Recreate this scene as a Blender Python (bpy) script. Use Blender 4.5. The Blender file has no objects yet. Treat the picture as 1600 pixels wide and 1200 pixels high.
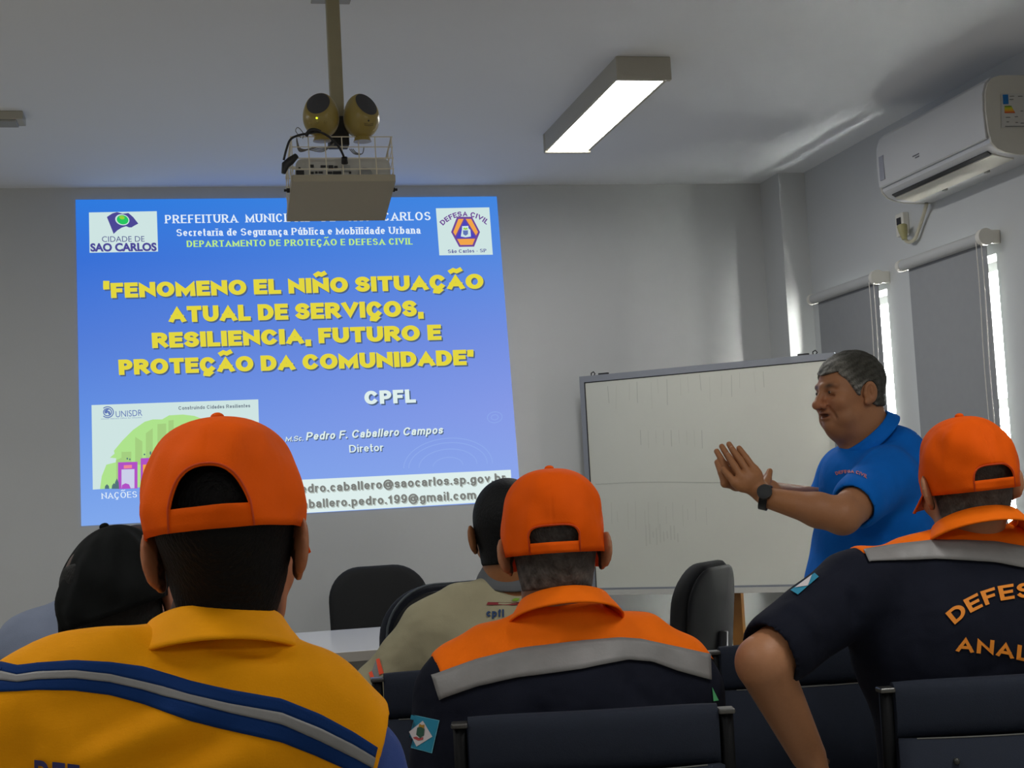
import bpy, bmesh, math, random
import numpy as np
from mathutils import Vector, Matrix
from mathutils.bvhtree import BVHTree
random.seed(4); rng = np.random.default_rng(4)

# ------------------------------------------------------------------ camera
scene = bpy.context.scene
COL = scene.collection
FPX, YAW, PITCH, ROLL, EYE = 2307.0, 0.218696, 0.076223, -0.053118, 1.25
def _cam_axes():
    cy, sy = math.cos(YAW), math.sin(YAW)
    f = np.array([sy*math.cos(PITCH), cy*math.cos(PITCH), math.sin(PITCH)])
    r = np.array([cy, -sy, 0.0]); u = np.cross(r, f)
    return r*math.cos(ROLL)+u*math.sin(ROLL), -r*math.sin(ROLL)+u*math.cos(ROLL), f
CR, CU, CF = _cam_axes()
EYEP = np.array([0.0, 0.0, EYE])
cam_data = bpy.data.cameras.new('camera')
cam_data.sensor_width = 36.0; cam_data.lens = FPX/1600*36.0; cam_data.clip_start = 0.05
cam = bpy.data.objects.new('camera', cam_data); COL.objects.link(cam)
cam.matrix_world = Matrix(((CR[0], CU[0], -CF[0], 0), (CR[1], CU[1], -CF[1], 0), (CR[2], CU[2], -CF[2], EYE), (0, 0, 0, 1)))
scene.camera = cam

# ------------------------------------------------------------------ light and exposure
LAMP = 28.0           # strength of the lit fluorescent diffusers
SKY = 85.0            # daylight outside the two windows
world = bpy.data.worlds.new('daylight'); scene.world = world; world.use_nodes = True
world.node_tree.nodes['Background'].inputs[0].default_value = (1.0, 0.97, 0.93, 1)
world.node_tree.nodes['Background'].inputs[1].default_value = SKY
scene.view_settings.view_transform = 'Standard'
try: scene.view_settings.look = 'None'
except Exception: pass
scene.view_settings.gamma = 1.0; scene.view_settings.use_curve_mapping = False
scene.view_settings.exposure = 0.0
scene.cycles.max_bounces = 10; scene.cycles.diffuse_bounces = 7
scene.cycles.sample_clamp_indirect = 4.0

# ------------------------------------------------------------------ measuring: photo pixel -> point in the room
def ray(x, y):
    d = CR*(x-800)/FPX - CU*(y-600)/FPX + CF
    return d
def U(x, y, Y):
    d = ray(x, y); return d*(Y/d[1]) + EYEP
def UX(x, y, X):
    d = ray(x, y); return d*(X/d[0]) + EYEP
def UZ(x, y, z):
    d = ray(x, y); return d*((z-EYE)/d[2]) + EYEP

# ------------------------------------------------------------------ materials
def srgb(r, g, b):
    def c(v):
        v /= 255.0
        return v/12.92 if v <= 0.04045 else ((v+0.055)/1.055)**2.4
    return (c(r), c(g), c(b), 1.0)
MATS = {}
def mat(name, col, rough=0.6, metal=0.0, var=0.0, vscale=8.0, bump=0.0, bscale=300.0, emit=None, estr=1.0, attr=None, spec=0.5, weave=0.0, sheen=0.0, wrinkle=0.0):
    if name in MATS: return MATS[name]
    m = bpy.data.materials.new(name); m.use_nodes = True; MATS[name] = m
    nt = m.node_tree; N = nt.nodes; L = nt.links
    b = N['Principled BSDF']
    b.inputs['Roughness'].default_value = rough; b.inputs['Metallic'].default_value = metal
    b.inputs['Specular IOR Level'].default_value = spec
    b.inputs['Base Color'].default_value = col
    if sheen: b.inputs['Sheen Weight'].default_value = sheen
    src = None
    if attr:
        a = N.new('ShaderNodeAttribute'); a.attribute_name = attr; src = a.outputs['Color']
    tc = N.new('ShaderNodeTexCoord')
    if var > 0:
        n = N.new('ShaderNodeTexNoise'); n.inputs['Scale'].default_value = vscale; n.inputs['Detail'].default_value = 4
        L.new(tc.outputs['Object'], n.inputs['Vector'])
        mr = N.new('ShaderNodeMapRange'); mr.inputs['To Min'].default_value = 1-var; mr.inputs['To Max'].default_value = 1+var
        mr.inputs['From Min'].default_value = 0.3; mr.inputs['From Max'].default_value = 0.7
        L.new(n.outputs['Fac'], mr.inputs['Value'])
        mx = N.new('ShaderNodeMix'); mx.data_type = 'RGBA'; mx.blend_type = 'MULTIPLY'; mx.inputs[0].default_value = 1.0
        if src: L.new(src, mx.inputs[6])
        else: mx.inputs[6].default_value = col
        L.new(mr.outputs['Result'], mx.inputs[7]); src = mx.outputs[2]
    if src: L.new(src, b.inputs['Base Color'])
    if bump > 0:
        bp = N.new('ShaderNodeBump'); bp.inputs['Strength'].default_value = bump; bp.inputs['Distance'].default_value = 0.004
        n2 = N.new('ShaderNodeTexNoise'); n2.inputs['Scale'].default_value = bscale; n2.inputs['Detail'].default_value = 3
        L.new(tc.outputs['Object'], n2.inputs['Vector']); L.new(n2.outputs['Fac'], bp.inputs['Height'])
        L.new(bp.outputs['Normal'], b.inputs['Normal'])
        if wrinkle > 0:
            n3 = N.new('ShaderNodeTexNoise'); n3.inputs['Scale'].default_value = 10; n3.inputs['Detail'].default_value = 2; n3.inputs['Distortion'].default_value = 0.25
            L.new(tc.outputs['Object'], n3.inputs['Vector'])
            b3 = N.new('ShaderNodeBump'); b3.inputs['Strength'].default_value = wrinkle; b3.inputs['Distance'].default_value = 0.03
            L.new(n3.outputs['Fac'], b3.inputs['Height']); L.new(b3.outputs['Normal'], bp.inputs['Normal'])
        if weave > 0:
            w = N.new('ShaderNodeTexWave'); w.inputs['Scale'].default_value = weave; w.bands_direction = 'Z'; w.inputs['Distortion'].default_value = 0.6
            L.new(tc.outputs['Object'], w.inputs['Vector'])
            b2 = N.new('ShaderNodeBump'); b2.inputs['Strength'].default_value = 0.12; b2.inputs['Distance'].default_value = 0.002
            L.new(w.outputs['Fac'], b2.inputs['Height']); L.new(bp.outputs['Normal'], b2.inputs['Normal']); L.new(b2.outputs['Normal'], b.inputs['Normal'])
    if emit is not None:
        b.inputs['Base Color'].default_value = (0, 0, 0, 1) if estr <= 2 else col
        b.inputs['Emission Color'].default_value = emit; b.inputs['Emission Strength'].default_value = estr
        if estr <= 2: b.inputs['Specular IOR Level'].default_value = 0.0
    return m
def glow(name, r, g, b): return mat(name, (0, 0, 0, 1), 1.0, emit=srgb(r, g, b), estr=1.0)

# ------------------------------------------------------------------ mesh helpers
def link(name, me, parent=None):
    o = bpy.data.objects.new(name, me); COL.objects.link(o)
    if parent is not None: o.parent = parent
    return o
def root_off(parent):
    v = Vector((0, 0, 0)); p = parent
    while p is not None: v += p.location; p = p.parent
    return np.array(v)
def mesh_obj(name, verts, faces, m, parent=None, smooth=False, world=True, cols=None):
    """one mesh object; verts are in room coordinates unless world=False (then local to the parent)"""
    V = np.asarray(verts, dtype=float).reshape(-1, 3)
    if world and parent is not None: V = V - root_off(parent)
    me = bpy.data.meshes.new(name)
    me.from_pydata(V.tolist(), [], [list(map(int, f)) for f in faces]); me.update()
    if m is not None:
        for mm in (m if isinstance(m, (list, tuple)) else [m]): me.materials.append(mm)
    if smooth: me.shade_smooth()
    if cols is not None:
        a = me.color_attributes.new('Col', 'FLOAT_COLOR', 'POINT')
        c4 = np.ones((len(V), 4)); c4[:, :3] = cols
        a.data.foreach_set('color', c4.ravel())
    return link(name, me, parent)
def tag(o, label=None, cat=None, group=None, kind=None):
    if label: o['label'] = label
    if cat: o['category'] = cat
    if group: o['group'] = group
    if kind: o['kind'] = kind
    return o
def empty(name, loc, label=None, cat=None, group=None, rz=0.0):
    o = bpy.data.objects.new(name, None); COL.objects.link(o); o.empty_display_size = 0.1
    o.location = loc; o.rotation_euler = (0, 0, rz)
    return tag(o, label, cat, group)

class MB:
    """collects shapes into one mesh"""
    def __init__(s): s.v = []; s.f = []
    def add(s, V, F):
        n = len(s.v); s.v += [tuple(map(float, p)) for p in V]; s.f += [[i+n for i in f] for f in F]; return s
    def box(s, lo, hi, bev=0.0, R=None, c=None):
        bm = bmesh.new(); bmesh.ops.create_cube(bm, size=1.0)
        lo = np.array(lo, float); hi = np.array(hi, float)
        for v in bm.verts: v.co = Vector((lo+hi)/2 + np.array(v.co)*(hi-lo))
        if bev > 0: bmesh.ops.bevel(bm, geom=list(bm.edges), offset=bev, segments=3, affect='EDGES', profile=0.5)
        return s.bm(bm, R, c)
    def bm(s, bm, R=None, c=None):
        bm.verts.index_update(); V = np.array([v.co for v in bm.verts])
        if R is not None: c = np.zeros(3) if c is None else np.array(c); V = (V-c)@np.array(R).T + c
        F = [[v.index for v in f.verts] for f in bm.faces]; bm.free(); return s.add(V, F)
    def tube(s, pts, r, n=10, closed=False, caps=True):
        P = np.array(pts, float); k = len(P)
        rr = np.full(k, r) if np.isscalar(r) else np.array(r)
        T = np.zeros_like(P)
        for i in range(k):
            a = P[(i-1) % k] if closed else P[max(i-1, 0)]; b = P[(i+1) % k] if closed else P[min(i+1, k-1)]
            T[i] = (b-a)/(np.linalg.norm(b-a)+1e-12)
        ref = np.array([0, 0, 1.0]) if abs(T[0][2]) < 0.9 else np.array([1.0, 0, 0])
        nrm = np.cross(T[0], ref); nrm /= np.linalg.norm(nrm); V = []
        for i in range(k):
            nrm = nrm - T[i]*np.dot(nrm, T[i]); nrm /= np.linalg.norm(nrm)+1e-12; bn = np.cross(T[i], nrm)
            for j in range(n):
                a = 2*math.pi*j/n; V.append(P[i] + rr[i]*(math.cos(a)*nrm + math.sin(a)*bn))
        F = []
        for i in range(k if closed else k-1):
            for j in range(n):
                a, b = i*n+j, i*n+(j+1) % n; i2 = (i+1) % k
                F.append([a, b, i2*n+(j+1) % n, i2*n+j])
        if caps and not closed: F += [list(range(n))[::-1], [(k-1)*n+j for j in range(n)]]
        return s.add(V, F)
    def cyl(s, a, b, r, n=24): return s.tube([a, b], r, n)
    def prism(s, prof, axis_fn, t0, t1):
        """prof: closed 2-D outline; axis_fn(u, v, t) -> 3-D"""
        k = len(prof); V = [axis_fn(u, v, t0) for u, v in prof]+[axis_fn(u, v, t1) for u, v in prof]
        F = [[i, (i+1) % k, k+(i+1) % k, k+i] for i in range(k)] + [list(range(k))[::-1], list(range(k, 2*k))]
        return s.add(V, F)
    def grid(s, G):
        G = np.asarray(G); a, b = G.shape[:2]
        F = [[i*b+j, i*b+j+1, (i+1)*b+j+1, (i+1)*b+j] for i in range(a-1) for j in range(b-1)]
        return s.add(G.reshape(-1, 3), F)
    def build(s, name, m, parent=None, smooth=False, world=True, cols=None):
        return mesh_obj(name, s.v, s.f, m, parent, smooth, world, cols)
def fix_normals(o, angle=None):
    bm = bmesh.new(); bm.from_mesh(o.data); bmesh.ops.recalc_face_normals(bm, faces=bm.faces); bm.to_mesh(o.data); bm.free()
    if angle is not None: o.data.shade_smooth(); o.data.set_sharp_from_angle(angle=math.radians(angle))
    return o
def solidify(o, t, off=-1.0):
    md = o.modifiers.new('thickness', 'SOLIDIFY'); md.thickness = t; md.offset = off; return o
def rotz(a): c, s = math.cos(a), math.sin(a); return np.array([[c, -s, 0], [s, c, 0], [0, 0, 1.0]])
def rotx(a): c, s = math.cos(a), math.sin(a); return np.array([[1.0, 0, 0], [0, c, -s], [0, s, c]])
def roty(a): c, s = math.cos(a), math.sin(a); return np.array([[c, 0, s], [0, 1.0, 0], [-s, 0, c]])

# ------------------------------------------------------------------ lettering
_txt = {}
def glyphs(s, bold=0.0, shear=0.0, space=1.0):
    """flat triangulated text, cap height = 1, origin at the start of the baseline"""
    key = (s, bold, shear, space)
    if key in _txt: return _txt[key]
    cu = bpy.data.curves.new('lettering', 'FONT'); cu.body = s; cu.size = 1.0; cu.offset = bold; cu.shear = shear; cu.space_character = space
    cu.resolution_u = 4
    ob = bpy.data.objects.new('lettering', cu); COL.objects.link(ob)
    dg = bpy.context.evaluated_depsgraph_get(); dg.update()
    me = bpy.data.meshes.new_from_object(ob.evaluated_get(dg))
    V = np.array([v.co[:] for v in me.vertices]).reshape(-1, 3); F = [list(p.vertices) for p in me.polygons]
    bpy.data.objects.remove(ob); bpy.data.curves.remove(cu); bpy.data.meshes.remove(me)
    _txt[key] = (V/CAP if CAP else V, F); return _txt[key]
CAP = None
_v, _ = glyphs('H'); CAP = float(_v[:, 1].max()); _txt.clear()
# strokes of a plain letter set (x runs over the letter's width, y over the cap height; x height 0.73)
def _arc(cx, cy, rx, ry, a0, a1, n=14):
    return [(cx+rx*math.cos(a), cy+ry*math.sin(a)) for a in np.radians(np.linspace(a0, a1, n))]
_S = _arc(.5, .75, .48, .25, 25, 180, 8)[:-1]+_arc(.5, .75, .5, .23, 180, 262, 5)+_arc(.5, .26, .5, .26, 80, 0, 6)+_arc(.5, .26, .5, .26, 0, -155, 9)[1:]
_low = lambda pts: [(x, y*.73) for x, y in pts]
_a = [_arc(.48, .50, .46, .23, 165, 0, 8)[:]+[(.94, .40), (.94, 0)], [(.94, .42), (.5, .41)]+_arc(.4, .205, .4, .205, 100, 300, 10)+[(.94, .17)]]
_o = [_arc(.5, .365, .5, .365, 0, 360, 26)]
_c = [_arc(.5, .365, .5, .365, 48, 312, 18)]
_ced = [(.5, -.02), (.5, -.10), (.68, -.16), (.52, -.25), (.3, -.23)]
_C = [_arc(.5, .5, .5, .5, 42, 318, 22)]
_O = [_arc(.5, .5, .5, .5, 0, 360, 32)]
_A = [[(0, 0), (.5, 1), (1, 0)], [(.18, .27), (.82, .27)]]
_til = lambda y: [(.15, y), (.35, y+.08), (.62, y), (.85, y+.08)]
SG = {'A': (.94, _A), 'B': (.76, [[(.5, .53), (0, .53), (0, 1), (.5, 1)]+_arc(.52, .765, .4, .235, 85, -85, 8)+[(.5, .53)], [(0, .53), (0, 0), (.5, 0)]+_arc(.52, .265, .48, .265, -85, 85, 8)+[(.5, .53)]]),
 'C': (.88, _C), '\u00c7': (.88, _C+[_ced]), 'D': (.86, [[(0, .5), (0, 1), (.4, 1)]+_arc(.4, .5, .6, .5, 85, -85, 14)+[(.4, 0), (0, 0), (0, .5)]]),
 'E': (.72, [[(1, 1), (0, 1), (0, 0), (1, 0)], [(0, .52), (.9, .52)]]), 'F': (.68, [[(1, 1), (0, 1), (0, 0)], [(0, .5), (.85, .5)]]),
 'G': (.92, [_arc(.5, .5, .5, .5, 42, 330, 22)+[(1, .3), (1, .45), (.55, .45)]]), 'I': (0, [[(0.5, 0), (0.5, 1)]]), 'L': (.68, [[(0, 1), (0, 0), (1, 0)]]),
 'M': (1.06, [[(0, 0), (0, 1), (.5, .12), (1, 1), (1, 0)]]), 'N': (.88, [[(0, 0), (0, 1), (1, 0), (1, 1)]]), '\u00d1': (.88, [[(0, 0), (0, 1), (1, 0), (1, 1)], _til(1.2)]),
 'O': (.96, _O), '\u00c3': (.94, _A+[_til(1.2)]), '\u00c2': (.94, _A+[[(.28, 1.14), (.5, 1.28), (.72, 1.14)]]), '\u00d5': (.96, _O+[_til(1.2)]),
 'P': (.76, [[(0, 0), (0, 1), (.5, 1)]+_arc(.52, .72, .48, .28, 85, -85, 9)+[(.5, .44), (0, .44)]]), 'R': (.84, [[(0, 0), (0, 1), (.5, 1)]+_arc(.52, .74, .42, .26, 85, -85, 9)+[(.5, .48), (0, .48)], [(.45, .48), (1, 0)]]),
 'S': (.78, [_S]), 'T': (.8, [[(0, 1), (1, 1)], [(.5, 1), (.5, 0)]]), 'U': (.86, [[(0, 1), (0, .4)]+_arc(.5, .4, .5, .4, 185, 355, 12)+[(1, .4), (1, 1)]]), 'V': (.92, [[(0, 1), (.5, 0), (1, 1)]]),
 'a': (.58, _a), '\u00e3': (.58, _a+[_til(.86)]), '\u00e1': (.58, _a+[[(.4, .86), (.75, 1.02)]]), 'b': (.62, [[(0, 1), (0, 0)]]+_o), 'c': (.57, _c), '\u00e7': (.57, _c+[_ced]), 'd': (.62, [[(1, 1), (1, 0)]]+_o),
 'e': (.6, [[(.03, .37), (.97, .37)]+_arc(.5, .375, .5, .355, 5, 310, 18)]), 'f': (.36, [[(.95, .98), (.7, 1), (.42, .88), (.4, .7), (.4, 0)], [(0, .73), (.95, .73)]]),
 'g': (.62, _o+[[(1, .73), (1, .0)]+_arc(.5, -.02, .5, .25, 0, -150, 9)]), 'i': (0, [[(.5, 0), (.5, .73)], [(.5, .94), (.5, 1)]]), 'l': (0, [[(.5, 0), (.5, 1)]]),
 'm': (.94, [[(0, .73), (0, 0)], [(0, .45)]+_arc(.25, .5, .25, .23, 160, 10, 6)+[(.5, .4), (.5, 0)], [(.5, .45)]+_arc(.75, .5, .25, .23, 160, 10, 6)+[(1, .4), (1, 0)]]),
 'n': (.58, [[(0, .73), (0, 0)], [(0, .45)]+_arc(.5, .46, .5, .27, 160, 5, 9)+[(1, .4), (1, 0)]]), 'o': (.62, _o), 'p': (.62, [[(0, .73), (0, -.27)]]+_o), 'r': (.38, [[(0, .73), (0, 0)], [(0, .4), (.2, .6), (.5, .71), (1, .71)]]),
 's': (.54, [_low(_S)]), 't': (.36, [[(.4, .95), (.4, .15), (.55, .01), (.95, .0)], [(0, .73), (.95, .73)]]), 'u': (.58, [[(0, .73), (0, .3)]+_arc(.5, .28, .5, .28, 185, 350, 9)+[(1, .3)], [(1, .73), (1, 0)]]), '\u00fa': (.58, [[(0, .73), (0, .3)]+_arc(.5, .28, .5, .28, 185, 350, 9)+[(1, .3)], [(1, .73), (1, 0)], [(.4, .86), (.75, 1.02)]]), 'v': (.58, [[(0, .73), (.5, 0), (1, .73)]]),
 '1': (.5, [[(0.05, .72), (.7, 1), (.7, 0)]]), '9': (.62, [_arc(.5, .67, .5, .33, 0, 360, 24), [(1, .67), (.95, .3), (.7, .04), (.4, 0), (.05, .1)]]),
 '@': (1.06, [_arc(.5, .4, .5, .6, -45, -350, 26)[::1]+[(.99, .25), (.78, .12), (.7, .3)], _arc(.47, .38, .22, .26, 0, 360, 18), [(.71, .66), (.7, .2)]]),
 '.': (0, [[(.5, 0), (.5, .02)]]), ',': (0, [[(.5, .02), (.5, 0), (.2, -.16)]]), '-': (.34, [[(0, .36), (1, .36)]]), ' ': (.30, []),
 '\u201c': (.34, [[(.35, 1.02), (0, .86), (.05, .78)], [(1.25, 1.02), (.9, .86), (.95, .78)]]), '\u201d': (.34, [[(.05, .98), (.1, .9), (-.2, .72)], [(.95, .98), (1.0, .9), (.7, .72)]])}
def stroke_text(s, w=0.2, thin=None, serif=False, shear=0.0, gap=0.14, wide=1.0):
    """letters of stroke width w (thin: width of the level strokes), cap height 1"""
    thin = w if thin is None else thin; V = []; F = []; x0 = 0.0
    def my(y): return y+np.interp(y, [-.27, 0, .73, 1.0], [.5, .5, -.5, -.5])*(thin if y in (0, .73, 1) else w*0.5+thin*0.5) if -.27 <= y <= 1.0 and not (0.74 < y < 0.999) else (y+(thin/2 if False else 0))
    for ch in s:
        W, paths = SG[ch]; W = W*wide if ch != ' ' else W
        low = ch in 'abcdegimnopqrstuv\u00e3\u00e1\u00e7\u00fa'
        def yy(y):
            top = .73 if low and y <= .73 else 1.0
            if y > 1.0 or (low and y > .73): return y
            if y < 0: return y+thin*.5*min(1, 1)
            return thin/2+y/top*(top-thin)
        Wb = max(W, w)
        for path in paths:
            P = np.array([(x0+w/2+x*(Wb-w), yy(y)) for x, y in path]); n = len(P)
            closed = n > 3 and np.hypot(*(P[0]-P[-1])) < 1e-6
            if closed: P = P[:-1]; n -= 1
            seg = [(P[(i+1) % n]-P[i]) for i in range(n if closed else n-1)]; seg = [d/(np.hypot(*d)+1e-9) for d in seg]
            if not closed:
                e0 = (thin if abs(seg[0][1]) > .5 else w)/2; e1 = (thin if abs(seg[-1][1]) > .5 else w)/2
                P = P.copy(); P[0] = P[0]-seg[0]*e0*1.0; P[-1] = P[-1]+seg[-1]*e1*1.0
            hw = [(thin+(w-thin)*abs(d[1])**1.5)/2 for d in seg]; b = len(V)
            for i in range(n):
                if closed: da, db, ha, hb = seg[i-1], seg[i], hw[i-1], hw[i]
                else: da, db = seg[max(i-1, 0)], seg[min(i, n-2)]; ha, hb = hw[max(i-1, 0)], hw[min(i, n-2)]
                na = np.array([-da[1], da[0]]); nb = np.array([-db[1], db[0]]); cr = da[0]*db[1]-da[1]*db[0]
                if abs(cr) < 0.05: L_ = P[i]+(na*ha+nb*hb)/2; R_ = P[i]-(na*ha+nb*hb)/2
                else:
                    def inter(sg):
                        p = P[i]+na*ha*sg; q = P[i]+nb*hb*sg; t = ((q-p)[0]*db[1]-(q-p)[1]*db[0])/cr; t = np.clip(t, -w*1.6, w*1.6); return p+da*t
                    L_, R_ = inter(1), inter(-1)
                V.append((L_[0], L_[1])); V.append((R_[0], R_[1]))
            for i in range(n if closed else n-1):
                j = (i+1) % n; F.append([b+2*i, b+2*i+1, b+2*j+1, b+2*j])
            lo, hi = (0, .73 if low and max(p[1] for p in path) <= .73 else 1.0) if min(p[1] for p in path) >= 0 and max(p[1] for p in path) <= 1.0 else (-9, 9)
            for k in range(b, len(V)): V[k] = (V[k][0], min(max(V[k][1], lo-0.012), hi+0.012))
            if serif and not closed:
                for e, sg in ((0, 0), (-1, -1)):
                    y = path[e][1]
                    if y in (0, .73, 1, -.27) and abs(seg[sg][1]) > .6:
                        k = len(V); xx = P[e][0]; h_ = w/2+0.11; up = 0.075 if y <= 0 else -0.075; y0 = y
                        V += [(xx-h_, y0), (xx+h_, y0), (xx+h_, y0+up), (xx-h_, y0+up)]; F.append([k, k+1, k+2, k+3])
            if serif and closed and ch in 'DB': pass
        x0 += Wb+gap*(1.0 if ch != ' ' else 0.6)
    return np.array([(x+shear*y, y, 0) for x, y in V]), F

# ------------------------------------------------------------------ smooth solids (signed distance fields turned into one continuous mesh)
def smin(a, b, k):
    if k <= 0: return np.minimum(a, b)
    h = np.clip(0.5+0.5*(b-a)/k, 0, 1); return b+(a-b)*h-k*h*(1-h)
def vec(p): return np.array(p, dtype=float)
def Ell(c, r, R=None):
    c = vec(c); r = vec(r)
    def f(P):
        q = P-c
        if R is not None: q = q@R
        k0 = np.sqrt(((q/r)**2).sum(1)); k1 = np.sqrt(((q/r**2)**2).sum(1))+1e-9
        return k0*(k0-1)/k1
    return f, c, float(r.max())
def Cap(a, b, ra, rb, n=None, flat=1.0):
    a = vec(a); b = vec(b); ab = b-a; L2 = float(ab@ab)+1e-12
    if n is not None: n = vec(n)/np.linalg.norm(n)
    def f(P):
        q = P-a; h = np.clip(q@ab/L2, 0, 1); w = q-h[:, None]*ab
        if n is not None: w = w+np.outer(w@n, n)*(1/flat-1)
        return (np.sqrt((w**2).sum(1))-(ra+(rb-ra)*h))*(1.0 if n is None else min(1.0, 0.5+0.5*flat))
    return f, (a+b)/2, float(np.linalg.norm(ab)/2+max(ra, rb))
def Box(c, h, r=0.0, R=None):
    c = vec(c); h = vec(h)-r
    def f(P):
        q = P-c
        if R is not None: q = q@R
        q = np.abs(q)-h
        return np.sqrt((np.maximum(q, 0)**2).sum(1))+np.minimum(q.max(1), 0)-r
    return f, c, float(np.linalg.norm(h)+r)
def Half(p, n):
    p = vec(p); n = vec(n)/np.linalg.norm(n)
    return (lambda P: (P-p)@n), None, None
def Func(f): return f, None, None
class Sdf:
    def __init__(s): s.ops = []
    def add(s, pr, k=0.02): s.ops.append(('a', pr, k)); return s
    def sub(s, pr, k=0.01): s.ops.append(('s', pr, k)); return s
    def cut(s, pr, k=0.0): s.ops.append(('i', pr, k)); return s
    def grow(s, d): s.ops.append(('g', (None, None, None), d)); return s
    def ev(s, P, bc=None, br=0.0):
        d = np.full(len(P), 0.5)
        for op, (f, c, r), k in s.ops:
            if op == 'g': d = d-k; continue
            if bc is not None and c is not None and np.linalg.norm(bc-c) > r*1.05+br+0.09: continue
            e = f(P)
            if op == 'a': d = smin(d, e, k)
            elif op == 's': d = -smin(-d, e, k)
            else: d = -smin(-d, -e, k)
        return d
    def bounds(s):
        lo = np.full(3, 1e9); hi = -lo
        for op, (f, c, r), k in s.ops:
            if op == 'a' and c is not None: lo = np.minimum(lo, c-r-0.03); hi = np.maximum(hi, c+r+0.03)
        return lo, hi
    def project(s, V, m, it=2):
        e = 0.0006
        for _ in range(it):
            P = V[m]; d = s.ev(P); g = np.stack([s.ev(P+[e, 0, 0])-d, s.ev(P+[0, e, 0])-d, s.ev(P+[0, 0, e])-d], 1)/e
            n2 = np.maximum((g**2).sum(1), 0.3); V[m] = P-np.clip(d/n2, -0.002, 0.002)[:, None]*g
        return V
    def mesh(s, h, lo=None, hi=None, relax=1):
        l0, h0 = s.bounds(); lo = l0 if lo is None else np.maximum(lo, l0); hi = h0 if hi is None else np.minimum(hi, h0)
        B = 12; nb = np.maximum(1, np.ceil((hi-lo)/h/B).astype(int)); n = nb*B
        D = np.full(tuple(n), 0.5, dtype=np.float32)
        ii = np.stack(np.meshgrid(*[np.arange(B)]*3, indexing='ij'), -1).reshape(-1, 3)
        half = B*h/2*math.sqrt(3)
        cs = np.stack(np.meshgrid(*[np.arange(k) for k in nb], indexing='ij'), -1).reshape(-1, 3)
        cen = lo+(cs*B+(B-1)/2)*h; dc = s.ev(cen)
        for q, c, d in zip(cs, cen, dc):
            sl = tuple(slice(a*B, a*B+B) for a in q)
            if abs(d) > half*2.2+0.02: D[sl] = d; continue
            D[sl] = s.ev(lo+(q*B+ii)*h, c, half).reshape(B, B, B)
        return surface_nets(D, lo, h, relax)
def surface_nets(D, lo, h, relax=1):
    I = D < 0
    cnt = np.zeros(tuple(np.array(D.shape)-1), dtype=np.int8)
    for a in (0, 1):
        for b in (0, 1):
            for c in (0, 1): cnt += I[a:D.shape[0]-1+a, b:D.shape[1]-1+b, c:D.shape[2]-1+c]
    cells = np.argwhere((cnt > 0) & (cnt < 8)); N = len(cells)
    idx = np.full(cnt.shape, -1, dtype=np.int32); idx[tuple(cells.T)] = np.arange(N)
    acc = np.zeros((N, 3)); num = np.zeros(N)
    for ax in range(3):
        o1, o2 = [x for x in range(3) if x != ax]
        for a in (0, 1):
            for b in (0, 1):
                off = np.zeros(3, int); off[o1] = a; off[o2] = b; off2 = off.copy(); off2[ax] = 1
                v0 = D[tuple((cells+off).T)].astype(float); v1 = D[tuple((cells+off2).T)].astype(float)
                m = (v0 < 0) != (v1 < 0); t = v0[m]/(v0[m]-v1[m])
                p = np.tile(off.astype(float), (m.sum(), 1)); p[:, ax] = t
                acc[m] += p; num[m] += 1
    V = lo+(cells+acc/num[:, None])*h
    Q = []
    for ax in range(3):
        o1, o2 = [(1, 2), (2, 0), (0, 1)][ax]
        s0 = [slice(None)]*3; s1 = [slice(None)]*3; s0[ax] = slice(0, -1); s1[ax] = slice(1, None)
        A = I[tuple(s0)]; Bm = I[tuple(s1)]
        e = np.argwhere(A != Bm)
        e = e[(e[:, o1] > 0) & (e[:, o2] > 0) & (e[:, o1] < D.shape[o1]-1) & (e[:, o2] < D.shape[o2]-1)]
        if not len(e): continue
        ins = A[tuple(e.T)]
        d1 = np.zeros(3, int); d1[o1] = 1; d2 = np.zeros(3, int); d2[o2] = 1
        q = np.stack([idx[tuple((e-d1-d2).T)], idx[tuple((e-d2).T)], idx[tuple(e.T)], idx[tuple((e-d1).T)]], 1)
        q[~ins] = q[~ins][:, ::-1]; Q.append(q)
    Q = np.concatenate(Q); Q = Q[(Q >= 0).all(1)]
    for _ in range(relax):
        S = np.zeros_like(V); C = np.zeros(N)
        for k in range(4):
            a = Q[:, k]; b = Q[:, (k+1) % 4]
            np.add.at(S, a, V[b]); np.add.at(C, a, 1); np.add.at(S, b, V[a]); np.add.at(C, b, 1)
        C[C == 0] = 1; V = 0.5*V+0.5*S/C[:, None]
    return V, Q
def bvh_of(V, F): return BVHTree.FromPolygons([Vector(v) for v in V], [list(map(int, f)) for f in F])
def resample(pl, n):
    P = np.array(pl, float); s = np.concatenate([[0], np.cumsum(np.hypot(*np.diff(P, axis=0).T))])
    t = np.linspace(0, s[-1], n); return np.stack([np.interp(t, s, P[:, 0]), np.interp(t, s, P[:, 1])], 1)
def lay(bvh, px, off=0.002, dflt=3.0):
    """points of the garment's surface under the given photo pixels"""
    out = []; last = dflt; miss = []
    for i, (x, y) in enumerate(px):
        d = ray(x, y); d = d/np.linalg.norm(d)
        loc, nrm, _, t = bvh.ray_cast(Vector(EYEP), Vector(d), 20)
        if loc is None or abs(t-last) > 0.6 and i > 0 and last != dflt:
            q = Vector(EYEP+d*last); loc, nrm, _, _ = bvh.find_nearest(q)
        else: last = t
        n = np.array(nrm)
        if n@d > 0: n = -n
        out.append(np.array(loc)+n*off)
    return np.array(out)
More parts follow.
